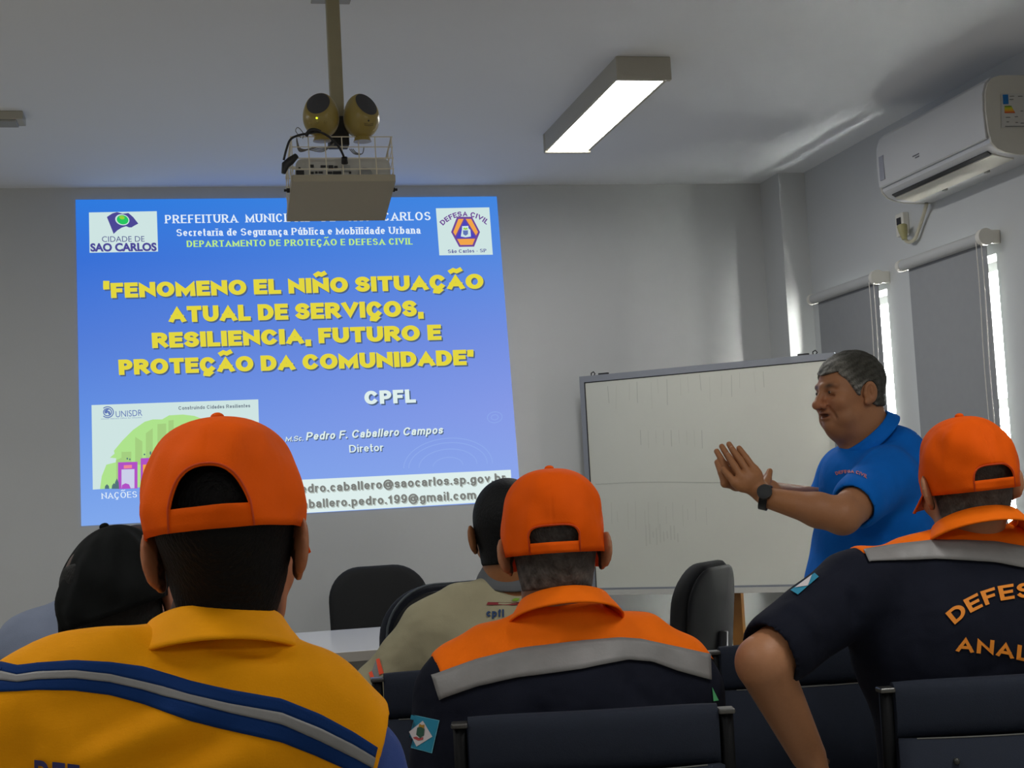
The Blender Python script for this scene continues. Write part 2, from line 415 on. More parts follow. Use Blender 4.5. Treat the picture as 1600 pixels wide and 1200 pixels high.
def strip(name, bvh, top, bot, m, parent, nu=60, nv=7, off=0.002, dflt=3.0, thick=0.0015):
    a = resample(top, nu); b = resample(bot, nu)
    G = np.stack([lay(bvh, a+(b-a)*t, off, dflt) for t in np.linspace(0, 1, nv)])
    o = MB().grid(G).build(name, m, parent, True); 
    return solidify(o, thick, 1.0)
def letters(name, bvh, s, pos, m, parent, bold=0.03, off=0.003, dflt=3.0):
    """pos(u, v) -> photo pixel for text coordinates (u along the line in cap heights, v up)"""
    V, F = stroke_text(s, 0.22, 0.2); px = [pos(v[0], v[1]) for v in V]
    return mesh_obj(name, lay(bvh, px, off, dflt), F, m, parent)
# ------------------------------------------------------------------ the room
CEIL = 2.8; YF = 7.09; XR = 3.085; XL = -3.3; YB = -3.2; WT = 0.2
M_wall = mat('wall_paint', srgb(200, 202, 202), 0.8, var=0.03, vscale=1.5, bump=0.06, bscale=90)
M_ceil = mat('ceiling_paint', srgb(232, 234, 236), 0.9, var=0.02, vscale=0.8, bump=0.05, bscale=60)
M_floor = mat('floor_tile', srgb(196, 190, 178), 0.45, var=0.08, vscale=3)
def shell(name, m, *boxes):
    b = MB()
    for lo, hi in boxes: b.box(lo, hi)
    return tag(b.build(name, m), kind='structure')
shell('floor', M_floor, ((XL-WT, YB-WT, -0.1), (XR+WT, YF+WT, 0)))
shell('ceiling', M_ceil, ((XL-WT, YB-WT, CEIL), (XR+WT, YF+WT, CEIL+0.15)))
shell('wall_front', M_wall, ((XL-WT, YF, 0), (XR+WT, YF+WT, CEIL)))
shell('wall_back', M_wall, ((XL-WT, YB-WT, 0), (XR+WT, YB, CEIL)))
shell('wall_left', M_wall, ((XL-WT, YB, 0), (XL, YF, CEIL)))
WIN = [(6.045, 6.648), (5.125, 5.72)]; WZ0, WZ1 = 0.95, 2.09
shell('wall_right', M_wall, ((XR, YB, 0), (XR+WT, YF, WZ0)), ((XR, YB, WZ1), (XR+WT, YF, CEIL)),
      ((XR, YB, WZ0), (XR+WT, WIN[1][0], WZ1)), ((XR, WIN[1][1], WZ0), (XR+WT, WIN[0][0], WZ1)), ((XR, WIN[0][1], WZ0), (XR+WT, YF, WZ1)))
shell('wall_column', M_wall, ((2.946, 6.843, 0), (XR, YF, CEIL)))

M_alu = mat('white_aluminium', srgb(215, 215, 212), 0.4)
M_glass = bpy.data.materials.new('window_glass'); M_glass.use_nodes = True
_n = M_glass.node_tree; _n.nodes.clear()
_o = _n.nodes.new('ShaderNodeOutputMaterial'); _t = _n.nodes.new('ShaderNodeBsdfTransparent'); _g = _n.nodes.new('ShaderNodeBsdfGlossy')
_g.inputs['Roughness'].default_value = 0.02; _x = _n.nodes.new('ShaderNodeMixShader'); _x.inputs[0].default_value = 0.06
_t.inputs[0].default_value = (0.94, 0.97, 0.96, 1)
_n.links.new(_t.outputs[0], _x.inputs[1]); _n.links.new(_g.outputs[0], _x.inputs[2]); _n.links.new(_x.outputs[0], _o.inputs[0])
for i, (y0, y1) in enumerate(WIN):
    f = MB(); xa, xb = XR+0.12, XR+0.17; t = 0.035
    f.box((xa, y0, WZ0), (xb, y0+t, WZ1)); f.box((xa, y1-t, WZ0), (xb, y1, WZ1)); f.box((xa, y0+t, WZ0), (xb, y1-t, WZ0+t)); f.box((xa, y0+t, WZ1-t), (xb, y1-t, WZ1))
    f.box((xa, y0+t, 1.5), (xb, y1-t, 1.54))
    w = tag(f.build('window_%d' % (i+1), M_alu), kind='structure')
    MB().box((XR+0.14, y0+t, WZ0+t), (XR+0.146, y1-t, WZ1-t)).build('pane', M_glass, w)

# ------------------------------------------------------------------ roller blinds
M_blind = mat('grey_blind_fabric', srgb(150, 152, 154), 0.85, var=0.02, vscale=20, bump=0.05, bscale=700)
M_tube = mat('blind_tube', srgb(190, 191, 190), 0.5)
M_plw = mat('white_plastic', srgb(225, 222, 212), 0.35)
M_cord = mat('white_cord', srgb(232, 228, 220), 0.6)
def blind(y0, y1, zt, label):
    r = empty('roller_blind', (XR, (y0+y1)/2, zt), label, 'blind', 'roller blinds on the right wall')
    xc = XR-0.06
    MB().cyl((xc, y0+0.03, zt), (xc, y1, zt), 0.024, 28).build('tube', M_tube, r, True)
    fix_normals(bpy.data.objects[r.children[-1].name], 40) if r.children else None
    b = MB().box((xc+0.014, y0+0.035, 1.0), (xc+0.016, y1-0.02, zt)); b.build('blind_fabric', M_blind, r)
    MB().box((xc+0.006, y0+0.035, 0.985), (xc+0.024, y1-0.02, 1.01), 0.004).build('bottom_bar', M_tube, r)
    for a, s in ((y0+0.005, 0.033), (y1, 0.026)):
        e = MB().cyl((xc, a-0.002, zt), (xc, a+0.026, zt), s, 28); e.box((xc, a, zt-s*0.8), (XR, a+0.02, zt+s*0.8), 0.004)
        fix_normals(e.build('bracket_cap', M_plw, r), 35)
    p = []
    for k in range(9): p.append((xc-0.02+0.002*math.sin(k), y0+0.012+0.001*k, zt-0.02-k*0.1))
    q = [(x-0.016, y+0.01, z) for x, y, z in p]
    MB().tube(p, 0.0018, 6).tube(q, 0.0018, 6).tube([p[-1], (p[-1][0]-0.008, p[-1][1]+0.005, p[-1][2]-0.03), q[-1]], 0.0018, 6).build('cord', M_cord, r, True)
    return r
blind(6.0, 6.70, 2.138, 'grey roller blind on the far window, the one nearer the corner column')
blind(5.08, 5.765, 2.15, 'larger grey roller blind on the near window, below the air conditioner')

# ------------------------------------------------------------------ ceiling lamps
M_house = mat('lamp_housing', srgb(178, 174, 160), 0.5)
M_diff = mat('lamp_diffuser', srgb(240, 240, 240), 0.5, emit=(1.0, 0.99, 0.965, 1), estr=LAMP)
M_off = mat('unlit_diffuser', srgb(150, 150, 145), 0.5)
def lamp(x, y, label, lit=True, lx=0.20, ly=1.12, group='fluorescent ceiling lamps'):
    r = empty('ceiling_lamp', (x, y, CEIL), label, 'ceiling lamp', group)
    z0, z1 = CEIL-0.085, CEIL
    h = MB(); t = 0.012
    h.box((x-lx/2, y-ly/2, z0+0.01), (x-lx/2+t, y+ly/2, z1)); h.box((x+lx/2-t, y-ly/2, z0+0.01), (x+lx/2, y+ly/2, z1)); h.box((x-lx/2+t, y-ly/2+0.02, z1-0.012), (x+lx/2-t, y+ly/2-0.02, z1))
    h.build('housing', M_house, r)
    for s in (-1, 1):
        c = MB().box((x-lx/2-0.003, y+s*(ly/2-0.01)-0.012, z0), (x+lx/2+0.003, y+s*(ly/2-0.01)+0.012, z1), 0.004); c.build('end_cap', M_house, r)
    d = MB(); n = 26
    if lit:
        # ribbed prismatic diffuser
        xs = np.linspace(x-lx/2+t, x+lx/2-t, 9); ys = np.linspace(y-ly/2+0.03, y+ly/2-0.03, 2*n+1)
        G = np.array([[(a, b, z0+0.012+(0.004 if k % 2 else 0.0)-0.006*(1-((a-x)/(lx/2))**2)) for a in xs] for k, b in enumerate(ys)])
        d.grid(G)
    else: d.box((x-lx/2+t, y-ly/2+0.022, z0+0.004), (x+lx/2-t, y+ly/2-0.022, z0+0.012))
    fix_normals(d.build('diffuser', M_diff if lit else M_off, r))
    return r
lamp(1.648, 5.52, 'lit fluorescent ceiling lamp right of the projector pole')
lamp(-1.75, 4.7, 'lit fluorescent ceiling lamp at the front left of the room')  # added out of view to brighten the lower left of the front wall
lamp(1.648, 1.7, 'lit fluorescent ceiling lamp over the seated men, right of the picture')
lamp(-0.95, 1.7, 'lit fluorescent ceiling lamp over the seated men, left of the picture')
lamp(1.648, -1.7, 'lit fluorescent ceiling lamp at the back of the room on the right')
lamp(-0.95, -1.7, 'lit fluorescent ceiling lamp at the back of the room on the left')
r = empty('ceiling_fixture', (-0.68, 5.78, CEIL), 'unlit grey ceiling fixture cut off by the left edge of the picture', 'ceiling fixture')
MB().box((-1.16, 5.73, CEIL-0.032), (-0.56, 5.84, CEIL), 0.003).build('housing', M_house, r)
MB().box((-1.15, 5.735, CEIL-0.04), (-0.585, 5.83, CEIL-0.031), 0.003).build('cover', M_off, r)

# ------------------------------------------------------------------ the projected slide (light of the projector on the wall: it is what glows)
YS = YF-0.004
def SP(px, py, lift=0.0):
    return U(px, py, YS-lift)
slide = empty('projected_slide', tuple(SP(465, 790)), 'blue projected slide with yellow title lettering on the front wall', 'projection')
TL, TR, BR, BL = SP(118, 312), SP(776, 307), SP(814, 783), SP(127, 822)
def flat(name, px, m, lift, parent=slide):
    P = [SP(a, b, lift) for a, b in px]
    return mesh_obj(name, P, [list(range(len(P)))], m, parent)
def smooth_loop(px, n=6):
    P = np.array(px, float); k = len(P); out = []
    for i in range(k):
        p0, p1, p2, p3 = P[i-1], P[i], P[(i+1) % k], P[(i+2) % k]
        for t in np.arange(n)/n:
            out.append(0.5*((2*p1)+(-p0+p2)*t+(2*p0-5*p1+4*p2-p3)*t*t+(-p0+3*p1-3*p2+p3)*t**3))
    return out
# background of the slide: blue that pales towards the bottom (the slide's own design)
M_bg = bpy.data.materials.new('slide_blue'); M_bg.use_nodes = True
_n = M_bg.node_tree; _b = _n.nodes['Principled BSDF']; _b.inputs['Base Color'].default_value = (0, 0, 0, 1); _b.inputs['Specular IOR Level'].default_value = 0
_a = _n.nodes.new('ShaderNodeAttribute'); _a.attribute_name = 'Col'; _n.links.new(_a.outputs['Color'], _b.inputs['Emission Color']); _b.inputs['Emission Strength'].default_value = 1.0
G = []; Cc = []
ramp_t = [0, 0.18, 0.45, 0.7, 1.0]
ramp_l = [srgb(46, 122, 222), srgb(56, 112, 214), srgb(84, 126, 216), srgb(102, 146, 228), srgb(128, 168, 236)]
ramp_r = [srgb(66, 134, 224), srgb(84, 136, 224), srgb(114, 142, 224), srgb(134, 154, 230), srgb(140, 168, 236)]
for t in np.linspace(0, 1, 33):
    row = []
    for s in np.linspace(0, 1, 33):
        row.append((TL*(1-s)+TR*s)*(1-t)+(BL*(1-s)+BR*s)*t)
        l = [np.interp(t, ramp_t, [c[k] for c in ramp_l]) for k in range(3)]; rr = [np.interp(t, ramp_t, [c[k] for c in ramp_r]) for k in range(3)]
        Cc.append([a*(1-s)+b*s for a, b in zip(l, rr)])
    G.append(row)
MB().grid(np.array(G)).build('slide_background', M_bg, slide, cols=np.array(Cc))
g_white = glow('slide_white', 222, 238, 236); g_pale = glow('slide_pale', 206, 228, 226); g_text = glow('slide_text_white', 226, 238, 250)
g_yel = glow('slide_yellow', 226, 214, 64); g_shad = glow('slide_text_shadow', 78, 98, 130); g_lime = glow('slide_lime', 190, 236, 130)
g_grey = glow('slide_grey', 122, 124, 120); g_gshad = glow('slide_grey_shadow', 176, 186, 180); g_purple = glow('slide_purple', 76, 72, 148); g_navy = glow('slide_navy', 84, 88, 142)
g_green = glow('slide_green', 40, 196, 96); g_gy = glow('slide_greenyellow', 150, 206, 60); g_leaf = glow('slide_leaf', 174, 226, 140); g_orange = glow('slide_orange', 240, 164, 74)
g_mag = glow('slide_magenta', 176, 82, 196); g_tan = glow('slide_tan', 164, 206, 128); g_un = glow('slide_un_blue', 96, 118, 180); g_violet = glow('slide_violet', 112, 74, 150); g_deep = glow('slide_deep', 74, 70, 186)
g_dk = glow('slide_darkgreen', 84, 116, 122); g_ripple = glow('slide_ripple', 142, 170, 236)
def line(name, s, p0, p1, cap, m, lift=0.004, bold=0.0, shear=0.0, space=1.0, ser=False, shadow=None, sh=(2.2, 2.2), up=None, w=None, gap=0.14):
    """a line of lettering from pixel p0 (start of the baseline) to p1 (its end), cap height in pixels"""
    V, F = glyphs(s, bold, shear, space) if w is None else stroke_text(s, w, w*0.5 if ser else w*0.86, ser, shear, gap)
    p0 = np.array(p0, float); p1 = np.array(p1, float); x0, x1 = V[:, 0].min(), V[:, 0].max()
    d = p1-p0; upv = np.array(up if up is not None else (-0.055, -1.0))*cap
    P = [p0+d*((v[0]-x0)/(x1-x0))+upv*v[1] for v in V]
    if shadow is not None:
        so = mesh_obj(name+'_shadow', [SP(a+sh[0], b+sh[1], lift-0.0015) for a, b in P], F, shadow, slide)
    return mesh_obj(name, [SP(a, b, lift) for a, b in P], F, m, slide)
# title
for s, a, b, c in (('\u201cFENOMENO EL NI\u00d1O SITUA\u00c7\u00c3O', (162, 466), (756, 451), 23.5), ('ATUAL DE SERVI\u00c7OS,', (263, 504), (662, 494), 25), ('RESILIENCIA, FUTURO E', (238, 544), (690, 531), 24), ('PROTE\u00c7\u00c3O DA COMUNIDADE\u201d', (186, 586), (741, 570), 24)):
    line('title_text', s, a, b, c, g_yel, w=0.30, shadow=g_shad, lift=0.006, gap=0.06)
line('heading_text', 'PREFEITURA  MUNICIPAL   DE   S\u00c3O   CARLOS', (257, 349), (673, 344), 13, g_text, w=0.22, ser=True, gap=0.2)
line('heading_text', 'Secretaria de Seguran\u00e7a P\u00fablica e Mobilidade Urbana', (276, 369), (658, 365), 11, g_text, w=0.22, ser=True, gap=0.17)
line('heading_text', 'DEPARTAMENTO DE PROTE\u00c7\u00c3O E DEFESA CIVIL', (292, 386), (645, 382), 10, g_lime, w=0.25, ser=True, gap=0.18)
line('company_text', 'CPFL', (570, 632), (650, 629), 21, g_white, w=0.28, shadow=g_shad, gap=0.1)
line('speaker_title_text', 'M.Sc.', (446, 690), (474, 688.5), 8, g_white, shear=0.2, w=0.17, shadow=g_shad, sh=(1, 1.2))
line('speaker_name_text', 'Pedro F. Caballero Campos', (478, 688), (693, 677.5), 12.5, g_white, shear=0.2, w=0.2, shadow=g_shad, sh=(1.4, 1.6))
line('speaker_role_text', 'Diretor', (546, 707), (599, 704.5), 11.5, g_white, w=0.17, shadow=g_shad, sh=(1.4, 1.6))
flat('address_bar', [(420, 752), (798, 734), (801, 782), (420, 805)], g_white, 0.002)
line('address_text', 'pedro.caballero@saocarlos.sp.gov.br', (459, 771), (790, 752.5), 13.5, g_grey, w=0.2, shadow=g_gshad, sh=(1.6, 1.6))
line('address_text', 'caballero.pedro.199@gmail.com', (462, 795), (744, 779.5), 13.5, g_grey, w=0.2, shadow=g_gshad, sh=(1.6, 1.6))
line('caption_text', 'NA\u00c7\u00d5ES UN', (158, 779.5), (238, 776), 9.5, g_text, w=0.18, ser=True, gap=0.18)
# city emblem
flat('emblem_panel', [(139, 332), (245, 330), (247, 393), (140, 395)], g_pale, 0.002)
z5 = lambda p: [(130+a*130/1600, 320+b*90/1108) for a, b in p]
flat('flag', z5([(455, 235), (560, 165), (650, 140), (760, 172), (870, 158), (960, 235), (1060, 362), (985, 400), (930, 435), (880, 435), (825, 412), (740, 440), (660, 490), (585, 560), (520, 395)]), g_purple, 0.004)
def oval(cx, cy, rx, ry, rot=0.0, n=28):
    c, s = math.cos(rot), math.sin(rot)
    return [(cx+rx*math.cos(a)*c-ry*math.sin(a)*s, cy+rx*math.cos(a)*s+ry*math.sin(a)*c) for a in np.linspace(0, 2*math.pi, n, endpoint=False)]
flat('flag_ring', z5(oval(752, 288, 138, 104, 0.25)), g_pale, 0.005)
flat('flag_disc', z5(oval(758, 288, 114, 88, 0.25)), g_green, 0.006)
flat('flag_disc_highlight', z5(oval(745, 245, 52, 34, 0.25)), g_gy, 0.007)
line('emblem_text', 'CIDADE DE', (159.5, 378), (226, 377.5), 8.6, g_navy, bold=0.0)
line('emblem_text', 'SAO CARLOS', (141.5, 392.5), (245, 391.5), 11.5, g_purple, bold=0.045)
# civil defence emblem
flat('defence_panel', [(681, 325.5), (764.5, 324), (770, 398), (686.5, 399)], g_pale, 0.002)
z6 = lambda p: [(670+a/12, 310+b/12) for a, b in p]
flat('hexagon', z6([(530, 345), (810, 345), (960, 630), (850, 905), (570, 910), (418, 630)]), g_violet, 0.004)
for q in ([(555, 385), (652, 385), (500, 700), (458, 632)], [(692, 385), (795, 385), (922, 630), (885, 695)], [(532, 762), (866, 756), (820, 870), (592, 874)]): flat('hexagon_bar', z6(q), g_orange, 0.005)
flat('triangle', z6([(672, 395), (880, 735), (510, 745)]), g_deep, 0.0045)
flat('crest', z6([(625, 520), (740, 515), (745, 560), (780, 590), (790, 715), (690, 730), (600, 715), (620, 590)]), g_pale, 0.0055)
flat('crest_shield', z6([(640, 600), (735, 598), (735, 670), (690, 700), (645, 672)]), g_un, 0.0065)
flat('crest_crown', z6([(640, 575), (665, 545), (690, 560), (712, 545), (735, 575), (690, 590)]), g_gy, 0.0065)
def arc_text(name, s, cx, cy, R, a0, a1, h, m, place, parent, bold=0.04):
    V, F = stroke_text(s, 0.24, 0.2, False, 0.0, 0.14); x0, x1 = V[:, 0].min(), V[:, 0].max(); P = []
    for v in V:
        a = a0+(a1-a0)*(v[0]-x0)/(x1-x0); q = R+h*v[1]
        P.append(place(cx+q*math.sin(a), cy-q*math.cos(a)))
    return mesh_obj(name, P, F, m, parent)
arc_text('defence_text', 'DEFESA CIVIL', 728.5, 386, 48, -0.80, 0.76, 8, g_violet, lambda x, y: SP(x-0.05*(386-y), y, 0.004), slide, 0.05)
line('defence_text', 'S\u00e3o Carlos - SP', (700, 395.5), (760, 394), 5.4, g_purple, w=0.22, ser=True, gap=0.2)
# picture of a resilient city
flat('city_panel', [(143, 633), (403.5, 624), (407, 748), (145, 765)], g_pale, 0.002)
z7 = lambda p: [(130+a*290/1600, 610+b*190/1048) for a, b in p]
flat('city_hill', z7([(145, 850), (160, 740), (200, 640), (280, 620), (285, 585), (230, 580), (270, 545), (265, 520), (340, 430), (430, 340), (530, 270), (600, 250), (680, 250), (740, 215), (860, 208), (960, 220), (1090, 270), (1200, 360), (1290, 480), (1340, 620), (1350, 800)]), g_leaf, 0.003)
for q in ([(330, 530), (415, 528), (415, 640), (330, 640)], [(448, 400), (510, 440), (510, 640), (448, 640)], [(540, 370), (600, 325), (600, 600), (540, 600)], [(640, 290), (715, 285), (715, 560), (640, 560)], [(735, 260), (780, 255), (780, 500), (735, 500)], [(285, 600), (330, 580), (330, 800), (285, 800)]): flat('city_tower', z7(q), g_tan, 0.0035)
flat('city_building', z7([(300, 620), (468, 615), (468, 845), (300, 850)]), g_mag, 0.004)
flat('city_window', z7([(330, 682), (442, 678), (442, 842), (330, 848)]), glow('slide_lilac', 202, 206, 232), 0.0045)
flat('city_sign', z7([(350, 645), (420, 642), (420, 670), (350, 674)]), glow('slide_pink', 236, 134, 150), 0.0045)
flat('city_arch', z7([(330, 848), (335, 815), (365, 800), (395, 810), (410, 845)]), g_mag, 0.005)
flat('city_building', z7([(495, 585), (700, 575), (700, 835), (495, 845)]), g_mag, 0.004)
flat('city_front', z7([(515, 640), (690, 632), (690, 740), (515, 745)]), g_orange, 0.0045)
for cx, h in ((205, 40), (265, 50), (290, 90)): flat('city_tree', z7([(cx-20, 848), (cx-16, 848-h*0.6), (cx, 848-h), (cx+16, 848-h*0.6), (cx+20, 848)]), g_dk, 0.005)
for cx, cy in ((580, 540), (605, 535), (528, 552), (380, 588), (402, 594)): flat('city_bird', z7(oval(cx, cy, 7, 16 if cx > 570 else 8)), g_dk, 0.005)
line('city_caption_text', 'Construindo Cidades Resilientes', (279, 640.5), (391, 636.5), 5.6, glow('slide_captiongrey', 112, 124, 136), w=0.2)
line('agency_text', 'UNISDR', (181, 652), (222.5, 649.5), 9.5, g_un, bold=0.0)
line('agency_small_text', 'United Nations Office for Disaster', (158, 655.5), (222, 653), 1.6, g_un)
for rx in (10.0, 7.0):
    w = MB(); a = [SP(x, y, 0.004) for x, y in oval(168, 644, rx, rx*0.92, 0, 32)]; b = [SP(x, y, 0.004) for x, y in oval(168, 644, rx-1.6, rx*0.92-1.6, 0, 32)]
    if rx > 8: a = a[:13]+a[20:]; b = b[:13]+b[20:]
    n = len(a); F = [[i, (i+1) % n, n+(i+1) % n, n+i] for i in range(n) if not (rx > 8 and i in (12,))]
    mesh_obj('agency_emblem_ring', a+b, F, g_un, slide)
for q in (oval(166, 643, 2.6, 3.4, 0.4), oval(170.5, 645, 1.8, 3.2, -0.3), oval(168.5, 639.5, 2.0, 1.0)): flat('agency_emblem_land', q, g_un, 0.005)
# pale water ripples in the slide's corner
def ripple(cx, cy, rx, ry, a0, a1, w=1.4):
    a = np.linspace(a0, a1, 40); P = [SP(cx+rx*math.cos(t), cy-0.055*0+ry*math.sin(t)-0.06*(rx*math.cos(t)), 0.0015) for t in a]+[SP(cx+(rx-w)*math.cos(t), cy+(ry-w)*math.sin(t)-0.06*(rx*math.cos(t)), 0.0015) for t in a]
    n = 40; mesh_obj('ripple', P, [[i, i+1, n+i+1, n+i] for i in range(n-1)], g_ripple, slide)
for rx, ry in ((70, 44), (62, 37), (46, 27), (24, 14)): ripple(700, 728, rx, ry, math.pi*1.0, math.pi*2.0)
for rx, ry in ((12, 9), (6, 4.5)): ripple(773, 652, rx, ry, 0, math.pi*2.0, 1.0)

# ------------------------------------------------------------------ projector on its pole
M_cream = mat('cream_steel', srgb(156, 148, 118), 0.45, var=0.04, vscale=10)
M_cream2 = mat('cream_tray', srgb(168, 160, 138), 0.5)
M_wire = mat('cream_wire', srgb(222, 214, 190), 0.45)
M_proj = mat('projector_body', srgb(186, 186, 180), 0.45)
M_black = mat('black_plastic', srgb(22, 22, 24), 0.45)
M_dark = mat('dark_port', srgb(38, 38, 40), 0.6)
PX, PY = 0.480, 4.395
mount = empty('projector_mount', (PX, PY, CEIL), 'cream ceiling pole carrying a wire projector cage', 'projector mount')
TZ0, TX0, TX1, TY0, TDEP, TILT = 2.2005, 0.3278, 0.6266, 4.27, 0.275, math.radians(-13.5)
def tp(x, y, z):
    """cage coordinates: x in metres from its left side, y from its near face, z from the tray lip"""
    c, s = math.cos(TILT), math.sin(TILT)
    return np.array([TX0+x, TY0+y*c-z*s*0.35, TZ0+y*s+z*c])
W_ = TX1-TX0
def tbox(mb, lo, hi):
    V = [tp(x, y, z) for x in (lo[0], hi[0]) for y in (lo[1], hi[1]) for z in (lo[2], hi[2])]
    return mb.add(V, [[0, 1, 3, 2], [4, 6, 7, 5], [0, 4, 5, 1], [2, 3, 7, 6], [0, 2, 6, 4], [1, 5, 7, 3]])
p = MB(); p.box((PX-0.02, PY-0.02, 2.40), (PX+0.02, PY+0.02, CEIL-0.006), 0.005); p.box((PX-0.06, PY-0.06, CEIL-0.006), (PX+0.06, PY+0.06, CEIL), 0.002)
p.build('pole', M_cream, mount)
t = MB(); tbox(t, (0, 0, -0.004), (W_, TDEP, 0.0)); tbox(t, (0, -0.003, -0.004), (W_, 0.0, 0.017)); tbox(t, (0, TDEP-0.003, 0), (W_, TDEP, 0.017)); tbox(t, (-0.003, 0, -0.004), (0.0, TDEP, 0.017)); tbox(t, (W_, 0, -0.004), (W_+0.003, TDEP, 0.017))
fix_normals(t.build('tray', M_cream2, mount))
cage = MB(); H_ = 0.137; wr = 0.0018
for i in range(7):
    x = W_*i/6*0.985+0.002
    cage.tube([tp(x, 0, 0), tp(x, 0, H_)], wr, 6); cage.tube([tp(x, 0, H_), tp(x, TDEP, H_)] if i in (0, 6) else [tp(x, TDEP, H_-0.001), tp(x, TDEP, H_)], wr, 6)
    cage.tube([tp(x, TDEP, 0), tp(x, TDEP, H_)], wr, 6)
for z in (0.036, 0.07, 0.105, H_):
    cage.tube([tp(0, 0, z), tp(W_, 0, z), tp(W_, TDEP, z), tp(0, TDEP, z)], wr, 6, closed=True)
for y in (0.09, 0.19):
    for x in (0.002, W_-0.002): cage.tube([tp(x, y, 0), tp(x, y, H_)], wr, 6)
cage.tube([tp(0, 0.2, H_), tp(W_, 0.2, H_)], 0.004, 8)
cage.build('wire_cage', M_wire, mount)
k = MB()
for s, x in ((-1, 0), (1, W_)): k.tube([tp(x, 0.09, 0.012), tp(x+s*0.012, 0.09, 0.012)], 0.007, 12); k.tube([tp(x+s*0.012, 0.09, 0.012), tp(x+s*0.02, 0.09, 0.012)], 0.004, 10)
k.build('side_bolt', M_black, mount)
MB().box((PX-0.03, PY-0.03, 2.33), (PX+0.03, PY+0.03, 2.42), 0.004).build('clamp', M_dark, mount)
prj = empty('projector', tuple(tp(W_/2, 0.12, 0)), 'white projector inside the wire cage, connector panel towards the room', 'projector')
def trbox(x0, x1, y0, y1, z0, z1, rad, n=6):
    prof = []
    for cx, cz, a0 in ((x1-rad, z1-rad, 0), (x0+rad, z1-rad, 90), (x0+0.005, z0+0.005, 180), (x1-0.005, z0+0.005, 270)):
        q = rad if a0 < 180 else 0.005
        for a in np.radians(np.linspace(a0, a0+90, n)): prof.append((cx+q*math.cos(a), cz+q*math.sin(a)))
    return MB().prism(prof, lambda u, v, tt: tp(u, tt, v), y0, y1)
fix_normals(trbox(0.012, W_-0.008, 0.02, 0.25, 0.003, 0.078, 0.022).build('projector_body', M_proj, prj), 40)
pt = MB()
for x0, x1, z0, z1 in ((0.055, 0.065, 0.05, 0.058), (0.085, 0.105, 0.05, 0.056), (0.108, 0.122, 0.046, 0.056), (0.125, 0.135, 0.048, 0.054), (0.105, 0.118, 0.03, 0.036), (0.12, 0.145, 0.029, 0.037), (0.055, 0.064, 0.03, 0.036), (0.068, 0.075, 0.031, 0.037), (0.078, 0.09, 0.031, 0.037), (0.11, 0.13, 0.012, 0.022), (0.012, 0.036, 0.012, 0.04), (0.168, 0.174, 0.03, 0.036), (0.02, 0.026, 0.045, 0.05)):
    tbox(pt, (x0, 0.0165, z0), (x1, 0.0205, z1))
fix_normals(pt.build('connector_ports', M_dark, prj))
q = MB(); c = tp(0.215, 0.017, 0.03)
q.tube([tp(0.215, 0.016, 0.028), tp(0.215, 0.0205, 0.028)], 0.021, 28); fix_normals(q.build('speaker_grille', mat('projector_grille', srgb(150, 152, 150), 0.6), prj), 40)
q = MB(); tbox(q, (0.15, 0.0168, 0.036), (0.172, 0.0204, 0.056)); fix_normals(q.build('panel_plate', mat('panel_plate', srgb(160, 162, 160), 0.5), prj))
q = MB().tube([tp(0.25, 0.25, 0.035), tp(0.25, 0.268, 0.035)], 0.026, 28); fix_normals(q.build('lens', M_black, prj), 40)
# egg-shaped speakers
M_gold = mat('gold_plastic', srgb(152, 134, 70), 0.28, var=0.05, vscale=14)
M_grl = mat('dark_grille', srgb(62, 62, 66), 0.7, bump=0.3, bscale=900)
def egg(px, py, nrm, label, led):
    c = U(px, py, 4.29); r = empty('egg_speaker', (c[0], c[1], c[2]-0.066), label, 'speaker', 'egg-shaped speakers on the projector cage')
    n = np.array(nrm, float); n /= np.linalg.norm(n); R_ = (0.051, 0.055, 0.066)
    s = Sdf().add(Ell(c, R_), 0).add(Ell(c-[0, 0, 0.012], (0.0515, 0.055, 0.056)), 0.01)
    s.cut(Half(c+n*0.040, n), 0.004); V, F = s.mesh(0.0028); mesh_obj('shell', V, F, M_gold, r, True)
    gp = c+n*0.0404; e1 = np.cross(n, [0, 0, 1]); e1 /= np.linalg.norm(e1); e2 = np.cross(e1, n); g = MB(); ring = []
    for a in np.linspace(0, 2*math.pi, 48, endpoint=False):
        d = e1*math.cos(a)+e2*math.sin(a); lo, hi = 0.0, 0.08
        for _ in range(24):
            m_ = (lo+hi)/2; lo, hi = (m_, hi) if s.ops[0][1][0]((gp+d*m_)[None])[0] < -0.0015 else (lo, m_)
        ring.append(gp+d*lo)
    G = np.array([[gp+(q-gp)*f+n*0.004*(1-f*f) for q in ring+ring[:1]] for f in (0.02, 0.3, 0.6, 0.85, 1.0)])
    fix_normals(g.grid(G).build('grille', M_grl, r, True))
    st = MB().tube([c+[0, 0.0, -0.055], c+[0, 0.0, -0.072], c+[0, 0.0, -0.078]], [0.020, 0.024, 0.027], 24); fix_normals(st.build('foot', M_gold, r), 40)
    bv = bvh_of(V, F)
    if led:
        l = lay(bv, [(495, 184.5)], 0.001)[0]; MB().bm(_sph(l, 0.0026)).build('power_light', mat('led', (0.5, 0.8, 0.0, 1), 0.3, emit=(0.65, 0.9, 0.02, 1), estr=3.0), r, True)
        for kx, ky in ((485, 193), (496, 191), (508, 191)): MB().bm(_sph(lay(bv, [(kx, ky)], 0.0005)[0], 0.0042)).build('control_knob', M_gold, r, True)
    else:
        MB().bm(_sph(lay(bv, [(576, 188.5)], 0.0005)[0], 0.0026)).build('control_dot', M_dark, r, True)
        for yy in (192.5, 195):
            pl = lay(bv, [(569+14*t, yy+1.6*math.sin(t*3)) for t in np.linspace(0, 1, 8)], 0.0005); MB().tube(pl, 0.0006, 5).build('mark', M_dark, r)
    return r
